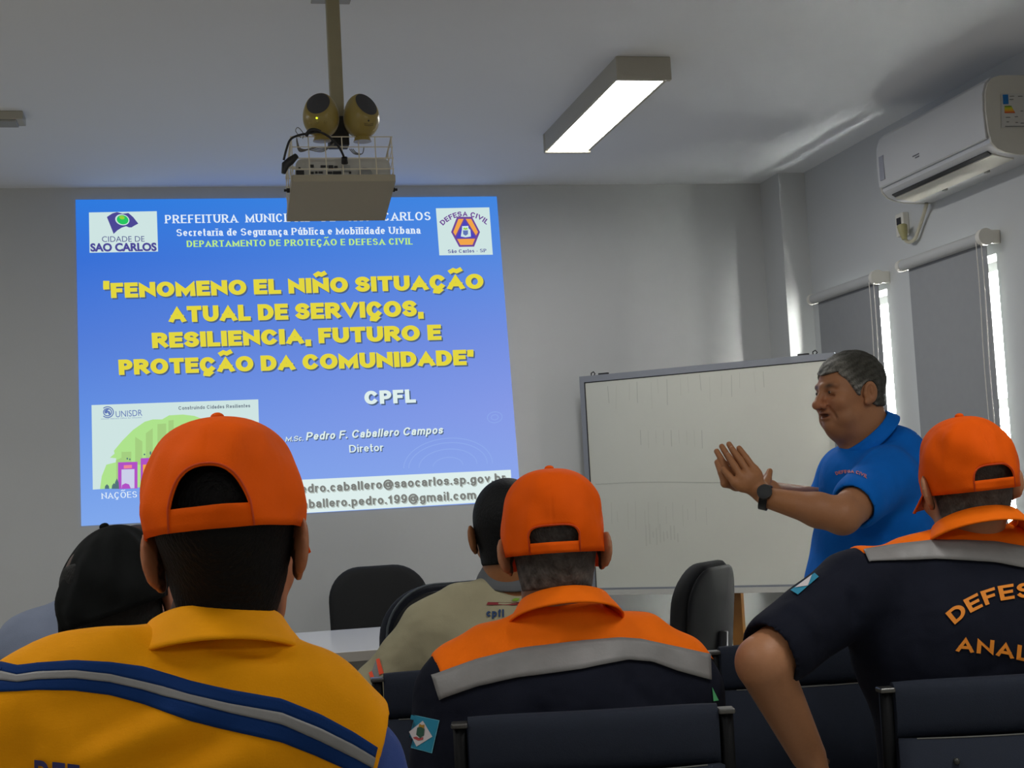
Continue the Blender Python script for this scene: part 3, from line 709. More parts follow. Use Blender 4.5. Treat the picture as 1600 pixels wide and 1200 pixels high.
def _sph(c, rad, seg=16):
    bm = bmesh.new(); bmesh.ops.create_uvsphere(bm, u_segments=seg, v_segments=seg//2, radius=rad)
    for v in bm.verts: v.co += Vector(c)
    return bm
egg(501.5, 180, (-0.30, -0.80, 0.52), 'left gold egg-shaped speaker with a glowing green light', True)
egg(564.5, 181, (0.40, -0.76, 0.50), 'right gold egg-shaped speaker without a light', False)
# black cable that loops over the cage
cab = empty('power_cable', tuple(U(447, 262, 4.250)), 'thick black cable looping over the left corner of the projector cage', 'cable')
zc = lambda a, b, Y: U(430+a/7.5, 130+b/7.5, Y)
def bez(P, n=8):
    P = np.array(P, float); out = []
    for i in range(len(P)-1):
        p0, p1, p2, p3 = P[max(i-1, 0)], P[i], P[i+1], P[min(i+2, len(P)-1)]
        for t in np.arange(n)/n: out.append(0.5*((2*p1)+(-p0+p2)*t+(2*p0-5*p1+4*p2-p3)*t*t+(-p0+3*p1-3*p2+p3)*t**3))
    out.append(P[-1]); return np.array(out)
MB().tube(bez([zc(100, 900, 4.240), zc(130, 780, 4.240), zc(175, 665, 4.240), zc(260, 615, 4.240), zc(380, 590, 4.240), zc(520, 575, 4.240), zc(640, 635, 4.245), zc(740, 740, 4.250), zc(800, 850, 4.260), zc(810, 910, 4.275)]), 0.0034, 10).build('cable', M_black, cab, True)
b = MB().tube([zc(250, 850, 4.250), zc(180, 910, 4.245), zc(120, 960, 4.240), zc(95, 1060, 4.240)], [0.008, 0.012, 0.012, 0.006], 12); fix_normals(b.build('adapter_block', M_black, cab), 50)
b = MB().tube([zc(812, 870, 4.260), zc(815, 940, 4.270)], [0.009, 0.010], 12); fix_normals(b.build('plug', M_black, cab), 50)
MB().tube(bez([zc(360, 620, 4.240), zc(400, 560, 4.235), zc(460, 545, 4.235), zc(530, 570, 4.240)]), 0.0055, 10).build('cable_tie', M_black, cab, True)
gc = MB()
for j in range(4):
    gc.tube(bez([zc(250, 640+12*j, 4.310), zc(290, 760+14*j, 4.310), zc(400+20*j, 780-10*j, 4.315), zc(560, 800-16*j, 4.320), zc(690, 700+10*j, 4.320)]), 0.0016, 6)
for j in range(3): gc.tube(bez([zc(870+20*j, 770, 4.310), zc(930+10*j, 830-8*j, 4.310), zc(1020, 825, 4.310), zc(1040, 740, 4.310)]), 0.0014, 6)
gc.tube(bez([zc(320, 650, 4.260), zc(330, 590, 4.260), zc(270, 520, 4.260), zc(240, 560, 4.260), zc(300, 640, 4.270)]), 0.0013, 6)
tag(gc.build('coiled_wires', mat('grey_wire', srgb(120, 118, 112), 0.5), None, True), 'thin grey wires coiled inside the projector cage under the speakers', 'wires')

# ------------------------------------------------------------------ air conditioner
ac = empty('air_conditioner', (XR, 5.17, 2.40), 'white split air conditioner high on the right wall', 'air conditioner')
AY0, AY1 = 4.735, 5.605
M_ac = mat('ac_white', srgb(198, 199, 200), 0.3, spec=0.5); M_ac2 = mat('ac_cap', srgb(196, 193, 182), 0.4)
ax = lambda u, v, t: np.array([XR-u, t, v])
prof = [(0, 2.385), (0.03, 2.384), (0.12, 2.388), (0.165, 2.397), (0.195, 2.410), (0.216, 2.432), (0.224, 2.47), (0.228, 2.55), (0.225, 2.61), (0.212, 2.648), (0.19, 2.668), (0.16, 2.676), (0.0, 2.678)]
def shrink(P, d): P = np.array(P); c = np.array([0.11, 2.53]); return [tuple(p_-(p_-c)/np.linalg.norm(p_-c)*d) for p_ in P]
fix_normals(MB().prism(prof, ax, AY0+0.012, AY1-0.012).build('casing', M_ac, ac), 25)
for a, b in ((AY0, AY0+0.0115), (AY1-0.0115, AY1)): fix_normals(MB().prism(shrink(prof, -0.002), ax, a, b).build('end_cap', M_ac2, ac), 25)
fp = [(0.2265, 2.447), (0.2325, 2.452), (0.236, 2.55), (0.233, 2.612), (0.218, 2.655), (0.195, 2.674), (0.19, 2.668), (0.212, 2.648), (0.225, 2.61), (0.228, 2.55), (0.2245, 2.475)]
fix_normals(MB().prism(fp, ax, AY0+0.013, AY1-0.013).build('front_panel', M_ac, ac), 25)
sl = MB().prism([(0.186, 2.4035), (0.201, 2.4135), (0.203, 2.4105), (0.188, 2.4005)], ax, AY0+0.06, AY1-0.06); fix_normals(sl.build('air_slot', M_dark, ac))
fl = MB().prism([(0.10, 2.3865), (0.183, 2.402), (0.184, 2.397), (0.10, 2.381)], ax, AY0+0.055, AY1-0.055); fix_normals(fl.build('louvre_flap', mat('ac_flap', srgb(214, 210, 198), 0.4), ac), 30)
gp = MB()
for y in (4.98, 5.3): gp.box((XR-0.10, y, 2.377), (XR-0.085, y+0.02, 2.386))
gp.build('louvre_hinge', M_off, ac)
MB().box((XR-0.2375, AY1-0.075, 2.475), (XR-0.2335, AY1-0.035, 2.575)).build('display_label', mat('ac_label', srgb(150, 152, 162), 0.4), ac)
mk = MB(); 
for z, w in ((2.508, 0.05), (2.498, 0.03)): mk.box((XR-0.2372, 5.235, z), (XR-0.2345, 5.235+w, z+0.004))
mk.build('maker_mark', mat('mark_grey', srgb(110, 110, 116), 0.5), ac)
def lab(name, x0, x1, y0, y1, m):
    P = [U(x, y, AY0-0.0025) for x, y in ((x0, y0), (x1, y0-0.3), (x1+0.8, y1-0.3), (x0+0.8, y1))]
    return mesh_obj(name, P, [[0, 1, 2, 3]], m, ac)
lab('sticker', 1564, 1612, 146, 199, mat('sticker_white', srgb(190, 188, 182), 0.5))
lab('sticker_blue', 1566.5, 1575, 148, 163, mat('sticker_blue', srgb(0, 96, 160), 0.5)).location.y -= 0.001
for k, c in enumerate(((120, 150, 40), (190, 190, 30), (210, 180, 30), (214, 140, 40), (196, 90, 40))):
    lab('sticker_bar', 1569, 1580+k*1.3, 165.5+k*2.3, 167.8+k*2.3, mat('bar%d' % k, srgb(*c), 0.5)).location.y -= 0.001
for x0, x1, y in ((1577, 1584, 150), (1577, 1583, 155), (1590, 1597, 150), (1571, 1578, 183), (1585, 1590, 182), (1572, 1576, 190), (1586, 1590, 191), (1594, 1598, 173), (1594, 1599, 192), (1570, 1600, 197)):
    lab('sticker_print', x0, x1, y, y+1.2, mat('print_grey', srgb(110, 108, 102), 0.5)).location.y -= 0.001
# its cable and socket
so = empty('wall_socket', tuple(UX(1415, 352, XR)), 'cream wall socket with a plug below the air conditioner', 'socket')
sc = UX(1415, 351, XR)
MB().box((XR-0.03, sc[1]-0.035, sc[2]-0.05), (XR, sc[1]+0.035, sc[2]+0.05), 0.005).build('socket_box', M_plw, so)
MB().box((XR-0.033, sc[1]-0.018, sc[2]+0.0), (XR-0.029, sc[1]+0.018, sc[2]+0.03)).build('socket_hole', M_dark, so)
cb = empty('air_conditioner_cable', tuple(UX(1440, 325, XR-0.02)), 'cream cable hanging in a loop from the air conditioner to the wall socket', 'cable')
P = bez([UX(1448, 318, XR-0.03), UX(1440, 345, XR-0.02), UX(1430, 372, XR-0.02), UX(1420, 378, XR-0.025), UX(1413, 372, XR-0.04), UX(1411, 362, XR-0.045)])
MB().tube(P, 0.008, 10).build('cable', mat('cream_cable', srgb(196, 190, 168), 0.5), cb, True)
g = MB().tube([UX(1413.5, 374, XR-0.045), UX(1411, 362, XR-0.047), UX(1409.5, 353, XR-0.045)], [0.011, 0.019, 0.022], 12); fix_normals(g.build('plug', mat('yellowed_plug', srgb(166, 160, 112), 0.5), cb), 40)

# ------------------------------------------------------------------ whiteboard across the corner
wl = np.array([1.885, 6.93]); wr_ = np.array([2.835, 6.09]); wd = (wr_-wl); WL = np.linalg.norm(wd); wd /= WL; wn = np.array([wd[1], -wd[0]])  # towards the room
if wn[1] > 0: wn = -wn
WB0, WB1 = 0.775, 1.815
wb = empty('whiteboard', (*((wl+wr_)/2), WB0), 'white marker board with a grey metal frame standing across the corner', 'whiteboard')
def wp(s, n, z): q = wl+wd*s+wn*n; return np.array([q[0], q[1], z])
def wbox(mb, s0, s1, n0, n1, z0, z1):
    V = [wp(a, b, c) for a in (s0, s1) for b in (n0, n1) for c in (z0, z1)]
    return mb.add(V, [[0, 1, 3, 2], [4, 6, 7, 5], [0, 4, 5, 1], [2, 3, 7, 6], [0, 2, 6, 4], [1, 5, 7, 3]])
M_board = mat('board_white', srgb(206, 207, 196), 0.3, var=0.025, vscale=3.0)
M_frame = mat('board_frame', srgb(150, 154, 162), 0.35, metal=0.5)
fix_normals(wbox(MB(), 0.012, WL-0.012, 0, 0.012, WB0+0.01, WB1-0.012).build('board_surface', M_board, wb))
f = MB(); wbox(f, 0, WL, -0.006, 0.018, WB1-0.03, WB1); wbox(f, 0, WL, -0.006, 0.018, WB0, WB0+0.018); wbox(f, 0, 0.024, -0.006, 0.018, WB0+0.018, WB1-0.03); wbox(f, WL-0.024, WL, -0.006, 0.018, WB0+0.018, WB1-0.03)
fix_normals(f.build('frame', M_frame, wb))
f = MB(); wbox(f, 0.024, WL-0.024, 0.012, 0.0135, WB1-0.034, WB1-0.03); wbox(f, 0.024, 0.028, 0.012, 0.0135, WB0+0.018, WB1-0.03); fix_normals(f.build('frame_gasket', M_dark, wb))
f = MB(); wbox(f, 0.02, WL-0.02, 0.018, 0.075, WB0-0.012, WB0+0.002); wbox(f, 0.02, WL-0.02, 0.068, 0.075, WB0+0.002, WB0+0.012); fix_normals(f.build('pen_tray', mat('tray_white', srgb(190, 190, 184), 0.5), wb))
f = MB()
for s in (0.06, WL-0.1): f.tube([wp(s, 0.005, WB1), wp(s, 0.005, WB1+0.012), wp(s+0.012, 0.005, WB1+0.018), wp(s+0.02, 0.005, WB1+0.008), wp(s+0.014, 0.005, WB1)], 0.003, 8)
for s in (0.1, WL-0.17): wbox(f, s, s+0.05, -0.004, 0.012, WB1, WB1+0.008)
f.build('hanging_hook', M_dark, wb)
M_smu = mat('marker_smudge', srgb(196, 197, 186), 0.5); M_smu2 = mat('marker_line', srgb(178, 180, 170), 0.5)
f = MB(); f2 = MB(); rs = np.random.default_rng(7)
def wpx(x, y, n=0.0126):
    d = ray(x, y); nn = np.array([wn[0], wn[1], 0]); o = wp(0, n, 0); return EYEP + d*(((o-EYEP)@nn)/(d@nn))
def stroke(mb, x0, y0, x1, y1, w=1.0):
    P = [wpx(x0, y0), wpx(x0+w, y0), wpx(x1+w, y1), wpx(x1, y1)]; mb.add(P, [[0, 1, 2, 3]])
for k in range(16):
    x = 948+k*16.2+rs.uniform(-4, 4); y = 598-0.09*(k*16)+rs.uniform(0, 6); stroke(f2 if k % 3 == 0 else f, x, y, x+rs.uniform(-1, 3), y+rs.uniform(22, 42), 0.9)
for k in range(13):
    x = 955+k*12+rs.uniform(-4, 4); stroke(f, x, 790+rs.uniform(-10, 10), x+1, 820+rs.uniform(-8, 10), 1.0)
for k in range(9):
    x = 1000+k*12; y = 672; stroke(f2 if k % 4 == 0 else f, x, y, x+1, y+rs.uniform(16, 30), 0.9)
stroke(f2, 992, 664, 1060, 668, 1); 
for k in range(30): stroke(f2, 930+k*9, 756-0.19*k-1.5*math.sin(k*0.2), 931+k*9, 757.1-0.19*k-1.5*math.sin(k*0.2), 9)
for k in range(10): stroke(f, 1008+k*5.5, 826+rs.uniform(-8, 8), 1009+k*5.5, 846+rs.uniform(-8, 8), 2.2)
tag(f.build('faint_smudges', M_smu, wb), kind='stuff'); tag(f2.build('faint_marker_lines', M_smu2, wb), kind='stuff')
M_wood = mat('varnished_wood', srgb(128, 84, 30), 0.4, var=0.12, vscale=6)
ss = WL*0.57
st = empty('wooden_stand', tuple(wp(ss, 0, 0)), 'varnished wooden post under the whiteboard, right of the black swivel chair', 'stand')
f = wbox(MB(), ss-0.026, ss+0.026, -0.04, -0.006, 0.06, WB0+0.3); fix_normals(f.build('post', M_wood, st))
f = wbox(MB(), ss-0.03, ss+0.03, -0.30, 0.26, 0.0, 0.06); wbox(f, ss-0.4, ss+0.4, -0.045, -0.006, 0.10, 0.15); fix_normals(f.build('foot', M_wood, st))

# ------------------------------------------------------------------ table by the front wall
tb = empty('table', (0.1, 5.72, 0), 'long white table by the front wall in front of a dark chair', 'table')
M_ttop = mat('white_laminate', srgb(238, 238, 240), 0.2); M_tedge = mat('grey_edge', srgb(196, 190, 180), 0.5); M_steel = mat('dark_steel', srgb(40, 40, 42), 0.45, metal=0.3)
MB().box((-0.75, 5.245, 0.712), (0.93, 6.19, 0.74), 0.002).build('table_top', M_ttop, tb)
MB().box((-0.75, 5.238, 0.705), (0.93, 5.2445, 0.7395), 0.001).build('edge_band', M_tedge, tb)
for x in (-0.68, 0.86):
    for y in (5.31, 6.12): MB().box((x-0.022, y-0.022, 0), (x+0.022, y+0.022, 0.711)).build('leg', M_steel, tb)
MB().box((-0.656, 6.0, 0.35), (0.836, 6.015, 0.71)).build('modesty_panel', M_off, tb)

# ------------------------------------------------------------------ swivel chairs
M_fab = mat('black_upholstery', srgb(22, 23, 24), 0.85, var=0.05, vscale=30, bump=0.15, bscale=700)
M_shell = mat('black_shell', srgb(17, 18, 20), 0.5, spec=0.3)
M_nfab = mat('navy_upholstery', srgb(12, 19, 34), 0.85, var=0.08, vscale=25, bump=0.2, bscale=600)
M_rim = mat('grey_rim', srgb(74, 82, 88), 0.4)
def round_rect(w, h, r_top, r_bot, n=10):
    P = []
    for cx, cz, r_, a0 in ((w/2-r_top, h-r_top, r_top, 0), (-w/2+r_top, h-r_top, r_top, 90), (-w/2+r_bot, r_bot, r_bot, 180), (w/2-r_bot, r_bot, r_bot, 270)):
        for a in np.radians(np.linspace(a0, a0+90, n)): P.append((cx+r_*math.cos(a), cz+r_*math.sin(a)))
    return P
def pad(w, h, t, r_top, r_bot, place, inset=0.02):
    """cushion with a rounded outline: place(u, v, d) -> point; d runs through the thickness"""
    P = round_rect(w, h, r_top, r_bot); mb = MB(); c = np.array([0, h/2]); V = []; k = len(P)
    layers = [(0.0, 0.86), (t*0.06, 0.95), (t*0.25, 0.992), (t*0.5, 1.0), (t*0.75, 0.992), (t*0.94, 0.95), (t, 0.86)]
    for d, s in layers:
        for u, v in P: q = c+(np.array([u, v])-c)*s; V.append(place(q[0], q[1], d))
    F = []
    for i in range(len(layers)-1):
        for j in range(k): F.append([i*k+j, i*k+(j+1) % k, (i+1)*k+(j+1) % k, (i+1)*k+j])
    # dome the two faces with inner rings
    for base, d, out in ((0, 0.0, -1), ((len(layers)-1)*k, t, 1)):
        prev = base
        for s in (0.6, 0.3):
            st_ = len(V)
            for u, v in P: q = c+(np.array([u, v])-c)*s; V.append(place(q[0], q[1], d+out*0.004))
            F += [[prev+j, prev+(j+1) % k, st_+(j+1) % k, st_+j] for j in range(k)]; prev = st_
        F.append([prev+j for j in range(k)])
    return mb.add(V, F)
def swivel(x, y, rz, ztop, w, label, mfab, rim=None, h=0.46, rt=0.15):
    """rz: turn of the chair, which faces +y when rz = 0"""
    r = empty('swivel_chair', (x, y, 0), label, 'swivel chair', 'swivel chairs', rz)
    curve = lambda u: 0.10*(u/(w/2))**2*0.35
    pl = lambda u, v, d: (u, -0.22-d+curve(u)+(-0.05)*(v/h), ztop-h+v)
    fix_normals(pad(w, h, 0.055, rt, 0.10, pl).build('backrest', mfab, r, True, world=False), 50)
    pl2 = lambda u, v, d: (u, -0.279-d+curve(u)-0.05*(v/(h-0.03)), ztop-h+0.012+v)
    fix_normals(pad(w-0.03, h-0.03, 0.014, rt-0.015, 0.09, pl2).build('back_shell', M_shell, r, True, world=False), 50)
    if rim:
        P = [pl2(u*1.012, v*1.012-0.002, 0.004) for u, v in round_rect(w-0.012, h-0.012, rt-0.006, 0.095)]; MB().tube(P, 0.004, 8, closed=True).build('rim', rim, r, True, world=False)
    fix_normals(pad(0.48, 0.46, 0.07, 0.1, 0.1, lambda u, v, d: (u, -0.23+v, 0.49-d)).build('seat', mfab, r, True, world=False), 50)
    s = MB().tube([(0, -0.02, 0.415), (0, -0.14, 0.41), (0, -0.285, 0.44), (0, -0.315, 0.56), (0, -0.325, ztop-0.25)], [0.025, 0.025, 0.025, 0.022, 0.022], 10); s.build('back_bar', M_steel, r, True, world=False)
    MB().cyl((0, 0, 0.09), (0, 0, 0.42), 0.025).build('gas_column', M_steel, r, False, world=False)
    for k_ in range(5):
        a = 2*math.pi*k_/5+0.3; e = (0.28*math.cos(a), 0.28*math.sin(a), 0.065)
        MB().tube([(0, 0, 0.10), e], [0.026, 0.016], 10).build('base_arm', M_shell, r, True, world=False)
        MB().cyl((e[0]-0.018*math.sin(a), e[1]+0.018*math.cos(a), 0.028), (e[0]+0.018*math.sin(a), e[1]-0.018*math.cos(a), 0.028), 0.028).build('castor', M_shell, r, False, world=False)
    return r
a = U(600, 886, 6.62)
swivel(a[0]+0.01, 6.44, math.pi+0.12, 0.972, 0.46, 'black swivel chair behind the white table, facing the room', M_fab)
a = U(645, 916, 4.62)
swivel(a[0]+0.02, 4.86, 0.32, 0.992, 0.45, 'dark navy swivel chair with a grey rim in front of the white table', M_nfab, M_rim)
a = U(1098, 875, 5.2)
swivel(a[0]-0.235, 5.28, math.radians(48), 0.982, 0.46, 'black swivel chair turned sideways in front of the whiteboard', M_fab, h=0.5)

# ------------------------------------------------------------------ audience chairs
M_tub = mat('black_tube', srgb(8, 9, 11), 0.6, spec=0.12); M_chrome = mat('chrome_cap', srgb(92, 92, 90), 0.35, metal=0.8)
M_navy2 = mat('navy_seat_cloth', srgb(10, 22, 40), 0.85, var=0.06, vscale=30, bump=0.2, bscale=700)
GRP = 'navy upholstered audience chairs'
def audience_chair(label):
    r = empty('audience_chair', (0, 0, 0), label, 'chair', GRP)
    w = 0.44; zt = 0.893
    # backrest: padded roll on top of a flat panel, slightly curved; local +y is forward, origin under the back pad
    cv = lambda u: -0.028*(1-(u/(w/2))**2)
    up = MB(); prof = []
    for a_ in np.linspace(0, 2*math.pi, 20, endpoint=False):
        ca, sa = math.cos(a_), math.sin(a_); prof.append((0.026*np.sign(ca)*abs(ca)**0.8, zt-0.05+0.05*np.sign(sa)*abs(sa)**0.7))
    us = np.linspace(-w/2+0.012, w/2-0.012, 17)
    G = np.array([[(u, cv(u)+q[0]*(1-0.35*(abs(u)/(w/2))**6), q[1]-0.005*(abs(u)/(w/2))**4) for q in prof+prof[:1]] for u in us])
    up.grid(G); k_ = len(prof)+1; up.f.append(list(range(k_-1))); up.f.append([16*k_+j for j in range(k_-1)][::-1])
    fix_normals(up.build('top_cushion', M_navy2, r, True, world=False), 60)
    lo = MB(); G0 = [[(u, cv(u)-0.018, z) for z in (0.50, 0.793)] for u in us]; lo.grid(np.array(G0))
    o = fix_normals(lo.build('back_panel', M_navy2, r, True, world=False)); solidify(o, 0.032, 0)
    MB().tube([(u, cv(u)-0.033, 0.795) for u in us[1:-1]], 0.0014, 6).build('seam', mat('seam_grey', srgb(86, 88, 84), 0.5), r, world=False)
    for s in (-1, 1):
        bt = MB().bm(_sph((s*0.12, cv(0.12)-0.036, 0.755), 0.006)); bt.build('button', mat('button_dark', srgb(46, 48, 46), 0.4), r, True, world=False)
        fr = MB().tube([(s*(w/2+0.002), -0.01, 0.875), (s*(w/2+0.002), -0.005, 0.7), (s*(w/2+0.002), 0.02, 0.45), (s*(w/2+0.002), 0.44, 0.42)], 0.012, 10)
        fr.build('side_frame', M_tub, r, True, world=False)
        MB().box((s*(w/2+0.002)-0.014, -0.026, 0.873), (s*(w/2+0.002)+0.014, 0.006, 0.882), 0.003).build('frame_cap', M_chrome, r, world=False)
        for y0, y1 in ((0.06, -0.02), (0.40, 0.43)):
            MB().tube([(s*(w/2+0.002), y0, 0.43), (s*(w/2+0.002), y1, 0.0)], 0.012, 10).build('leg', M_tub, r, True, world=False)
    fix_normals(pad(0.45, 0.43, 0.06, 0.06, 0.06, lambda u, v, d: (u, 0.045+v, 0.465-d)).build('seat', M_navy2, r, True, world=False), 50)
    return r
def copy_thing(src, label):
    def rec(o, parent):
        c_ = o.copy(); COL.objects.link(c_)
        if parent is not None: c_.parent = parent
        for ch in o.children: rec(ch, c_)
        return c_
    c_ = rec(src, None); c_['label'] = label; return c_
CH = [(0.645, 2.42, -0.20, 'navy padded chair under the man in orange and navy at the centre'),
      (1.405, 2.41, -0.16, 'navy padded chair at the lower right, under the man with a hand on his hip'),
      (0.60, 3.17, -0.08, 'navy padded chair under the man in the beige shirt'),
      (1.36, 3.17, -0.12, 'empty navy padded chair seen between the two men in orange and navy'),
      (0.03, 1.36, -0.10, 'navy padded chair under the man in the yellow vest'),
      (-0.26, 2.45, 0.0, 'navy padded chair under the man in the black cap'),
      (-0.36, 3.22, 0.0, 'navy padded chair under the man in the grey-blue shirt')]
src = None
for x, y, a, l in CH:
    if src is None: src = audience_chair(l); c_ = src
    else: c_ = copy_thing(src, l)
    c_.location = (x, y, 0); c_.rotation_euler = (0, 0, a)
# ------------------------------------------------------------------ people
def sstep(a, b, x): t = np.clip((x-a)/(b-a), 0, 1); return t*t*(3-2*t)
class Fr:
    """head frame: x to the person's right, y forward, z up, origin between the ears"""
    def __init__(s, o, yaw=0, pitch=0, roll=0, sc=(1, 1, 1)):
        s.o = vec(o); s.R = rotz(-math.radians(yaw))@rotx(-math.radians(pitch))@roty(math.radians(roll)); s.s = vec(sc)
    def p(s, x, y, z): return s.o+s.R@(s.s*np.array([x, y, z]))
    def loc(s, P): return ((P-s.o)@s.R)/s.s
    def E(s, c, r, rot=None): return Ell(s.p(*c), s.s*np.array(r), s.R if rot is None else s.R@rot)
    def C(s, a, b, ra, rb, n=None, flat=1.0): return Cap(s.p(*a), s.p(*b), ra*s.s[0], rb*s.s[0], None if n is None else s.R@np.array(n), flat)
def add_head(S, fr, ear=1.0, open_mouth=0.004, jowl=0.0, fine=True):
    S.add(fr.E((0, -0.012, 0.042), (0.077, 0.098, 0.089)), 0)
    S.add(fr.E((0, 0.036, -0.015), (0.064, 0.062, 0.085)), 0.03)
    S.add(fr.E((0, 0.034, -0.066), (0.054+jowl*0.4, 0.056, 0.042)), 0.02)
    S.add(fr.E((0, 0.079, -0.094), (0.024, 0.018, 0.02)), 0.02)
    if jowl:
        for s_ in (-1, 1): S.add(fr.E((s_*0.045, 0.045, -0.075), (0.024, 0.034, 0.034)), 0.02)
        S.add(fr.E((0, 0.03, -0.108), (0.05, 0.05, 0.03)), 0.025)
    for s_ in (-1, 1):
        S.add(fr.E((s_*0.043, 0.066, -0.022), (0.026, 0.026, 0.026)), 0.02)
        S.sub(fr.E((s_*0.032, 0.1, 0.009), (0.0195, 0.017, 0.0135)), 0.012)
        S.add(fr.E((s_*0.031, 0.077, 0.011), (0.0165, 0.0145, 0.0125)), 0.003)
    S.add(fr.C((-0.044, 0.077, 0.031), (0.0, 0.0885, 0.027), 0.0095, 0.0105), 0.009); S.add(fr.C((0.044, 0.077, 0.031), (0.0, 0.0885, 0.027), 0.0095, 0.0105), 0.009)
    S.add(fr.C((0, 0.091, 0.02), (0, 0.115, -0.022), 0.0085, 0.0125), 0.009)
    S.add(fr.E((0, 0.117, -0.027), (0.0155, 0.0145, 0.0135)), 0.008)
    for s_ in (-1, 1): S.add(fr.E((s_*0.0165, 0.100, -0.031), (0.0105, 0.014, 0.0105)), 0.006)
    if fine:
        for s_ in (-1, 1): S.sub(fr.E((s_*0.007, 0.109, -0.0385), (0.004, 0.006, 0.004)), 0.004)
        S.add(fr.E((0, 0.094, -0.052), (0.024, 0.011, 0.008)), 0.008); S.add(fr.E((0, 0.092, -0.0685), (0.020, 0.012, 0.0085)), 0.007)
        S.sub(fr.E((0, 0.104, -0.0605), (0.021, 0.016, open_mouth)), 0.003)
        for s_ in (-1, 1): S.sub(fr.C((s_*0.023, 0.099, -0.034), (s_*0.037, 0.083, -0.07), 0.0035, 0.0035), 0.008); S.sub(fr.C((s_*0.018, 0.096, -0.003), (s_*0.045, 0.080, -0.006), 0.003, 0.003), 0.007)
    for s_ in (-1, 1):
        r_ = rotz(s_*0.50*ear)@roty(s_*0.10); en = r_@np.array([s_, 0, 0.0])
        c = (s_*(0.080+0.006*ear), -0.010, -0.002)
        S.add(fr.E(c, (0.0085 if fine else 0.0075, 0.020, 0.034), r_), 0.006)
        S.add(fr.E((s_*0.079, 0.000, -0.030), (0.006, 0.009, 0.010)), 0.006)
        if fine: S.sub(fr.E(tuple(np.array(c)+en*0.0088+[0, 0.001, 0.003]), (0.0085, 0.0115, 0.0225), r_), 0.003)
        if fine: S.add(fr.E(tuple(np.array(c)+en*0.003+[0, -0.003, 0.006]), (0.004, 0.004, 0.015), r_), 0.003)
        S.add(fr.E((s_*0.0775, 0.004, -0.006), (0.006, 0.006, 0.009)), 0.004)
    return S
def hand(S, w, d, n, side, curl=0.35):
    """palm, four separate fingers and a thumb; d: finger direction, n: towards the palm side, side: towards the thumb"""
    w, d, n, side = map(vec, (w, d, n, side)); d /= np.linalg.norm(d); side -= d*(side@d); side /= np.linalg.norm(side); n = np.cross(d, side)*np.sign(np.cross(d, side)@n)
    S.add(Cap(w, w+d*0.03, 0.027, 0.032, n, 0.7), 0.02)
    S.add(Cap(w+d*0.03, w+d*0.078, 0.036, 0.041, n, 0.36), 0.02)
    for k, L in enumerate((0.070, 0.079, 0.074, 0.058)):
        b = w+d*(0.092-0.004*abs(k-1.2))+side*(0.030-0.0205*k); c1 = curl*(0.7+0.15*k)
        d1 = d*math.cos(c1)-(-n)*math.sin(c1); d2 = d*math.cos(2.2*c1)+n*math.sin(2.2*c1)
        m_ = b+d1*L*0.5; S.add(Cap(b-d*0.012, m_, 0.0092, 0.0086), 0.004); S.add(Cap(m_, m_+d2*L*0.5, 0.0086, 0.0072), 0.003)
    t0 = w+d*0.028+side*0.024; t1 = w+d*0.062+side*0.052+n*0.012; t2 = t1+d*0.030+side*0.006+n*0.010
    S.add(Cap(t0, t1, 0.015, 0.0105), 0.012); S.add(Cap(t1, t2, 0.0105, 0.0085), 0.003)
def skin_cols(V, fr, base, hairc=None, lo=(-0.098, -0.06), stubble=0.0, lips=True, fade_y=(0.028, -0.004), seed=1):
    L = fr.loc(V); n = len(V); C = np.tile(np.array(base[:3]), (n, 1))
    near = (np.abs(L[:, 0]) < 0.13) & (np.abs(L[:, 1]) < 0.15) & (L[:, 2] > -0.16) & (L[:, 2] < 0.2)
    r_ = np.random.default_rng(seed).uniform(-1, 1, n)[:, None]
    C = C*(1+0.03*r_)
    if lips:
        w = np.exp(-((L[:, 0]/0.022)**2+((L[:, 2]+0.0605)/0.012)**2)**2)*(L[:, 1] > 0.075)*near
        C = C*(1-w[:, None]*np.array([0.18, 0.38, 0.34]))
        red = np.exp(-((np.abs(L[:, 0])-0.02)/0.03)**2-((L[:, 2]+0.024)/0.022)**2)*(L[:, 1] > 0.055)*near
        C = C*(1-red[:, None]*np.array([0.0, 0.12, 0.10]))
    if stubble:
        w = stubble*sstep(0.035, 0.06, L[:, 1])*sstep(-0.03, -0.055, L[:, 2])*near; C = C*(1-w[:, None]*0.5)
    if hairc is not None:
        ear = (np.abs(L[:, 0]) > 0.0785) & (np.abs(L[:, 2]) < 0.045) & (np.abs(L[:, 1]) < 0.04)
        w = sstep(lo[0], lo[1], L[:, 2])*sstep(fade_y[0], fade_y[1], L[:, 1])*near*(~ear)
        w = w*(0.85+0.15*r_[:, 0]); C = C*(1-w[:, None])+np.array(hairc[:3])*w[:, None]
    return C
M_skin = {}
def skin_mat(name, rough=0.5): return mat(name, (0.5, 0.3, 0.2, 1), rough, attr='Col', bump=0.06, bscale=350, spec=0.35)
def hair_mat():
    if 'hair' in MATS: return MATS['hair']
    m = mat('hair', (0.05, 0.05, 0.05, 1), 0.6, attr='Col', spec=0.15); nt = m.node_tree; b = nt.nodes['Principled BSDF']
    tc = nt.nodes.new('ShaderNodeTexCoord'); mp = nt.nodes.new('ShaderNodeMapping'); mp.inputs['Scale'].default_value = (150, 420, 130)
    n = nt.nodes.new('ShaderNodeTexNoise'); n.inputs['Scale'].default_value = 1.0; n.inputs['Detail'].default_value = 4
    bp = nt.nodes.new('ShaderNodeBump'); bp.inputs['Strength'].default_value = 0.7; bp.inputs['Distance'].default_value = 0.004
    nt.links.new(tc.outputs['Object'], mp.inputs['Vector']); nt.links.new(mp.outputs['Vector'], n.inputs['Vector']); nt.links.new(n.outputs['Fac'], bp.inputs['Height']); nt.links.new(bp.outputs['Normal'], b.inputs['Normal'])
    return m
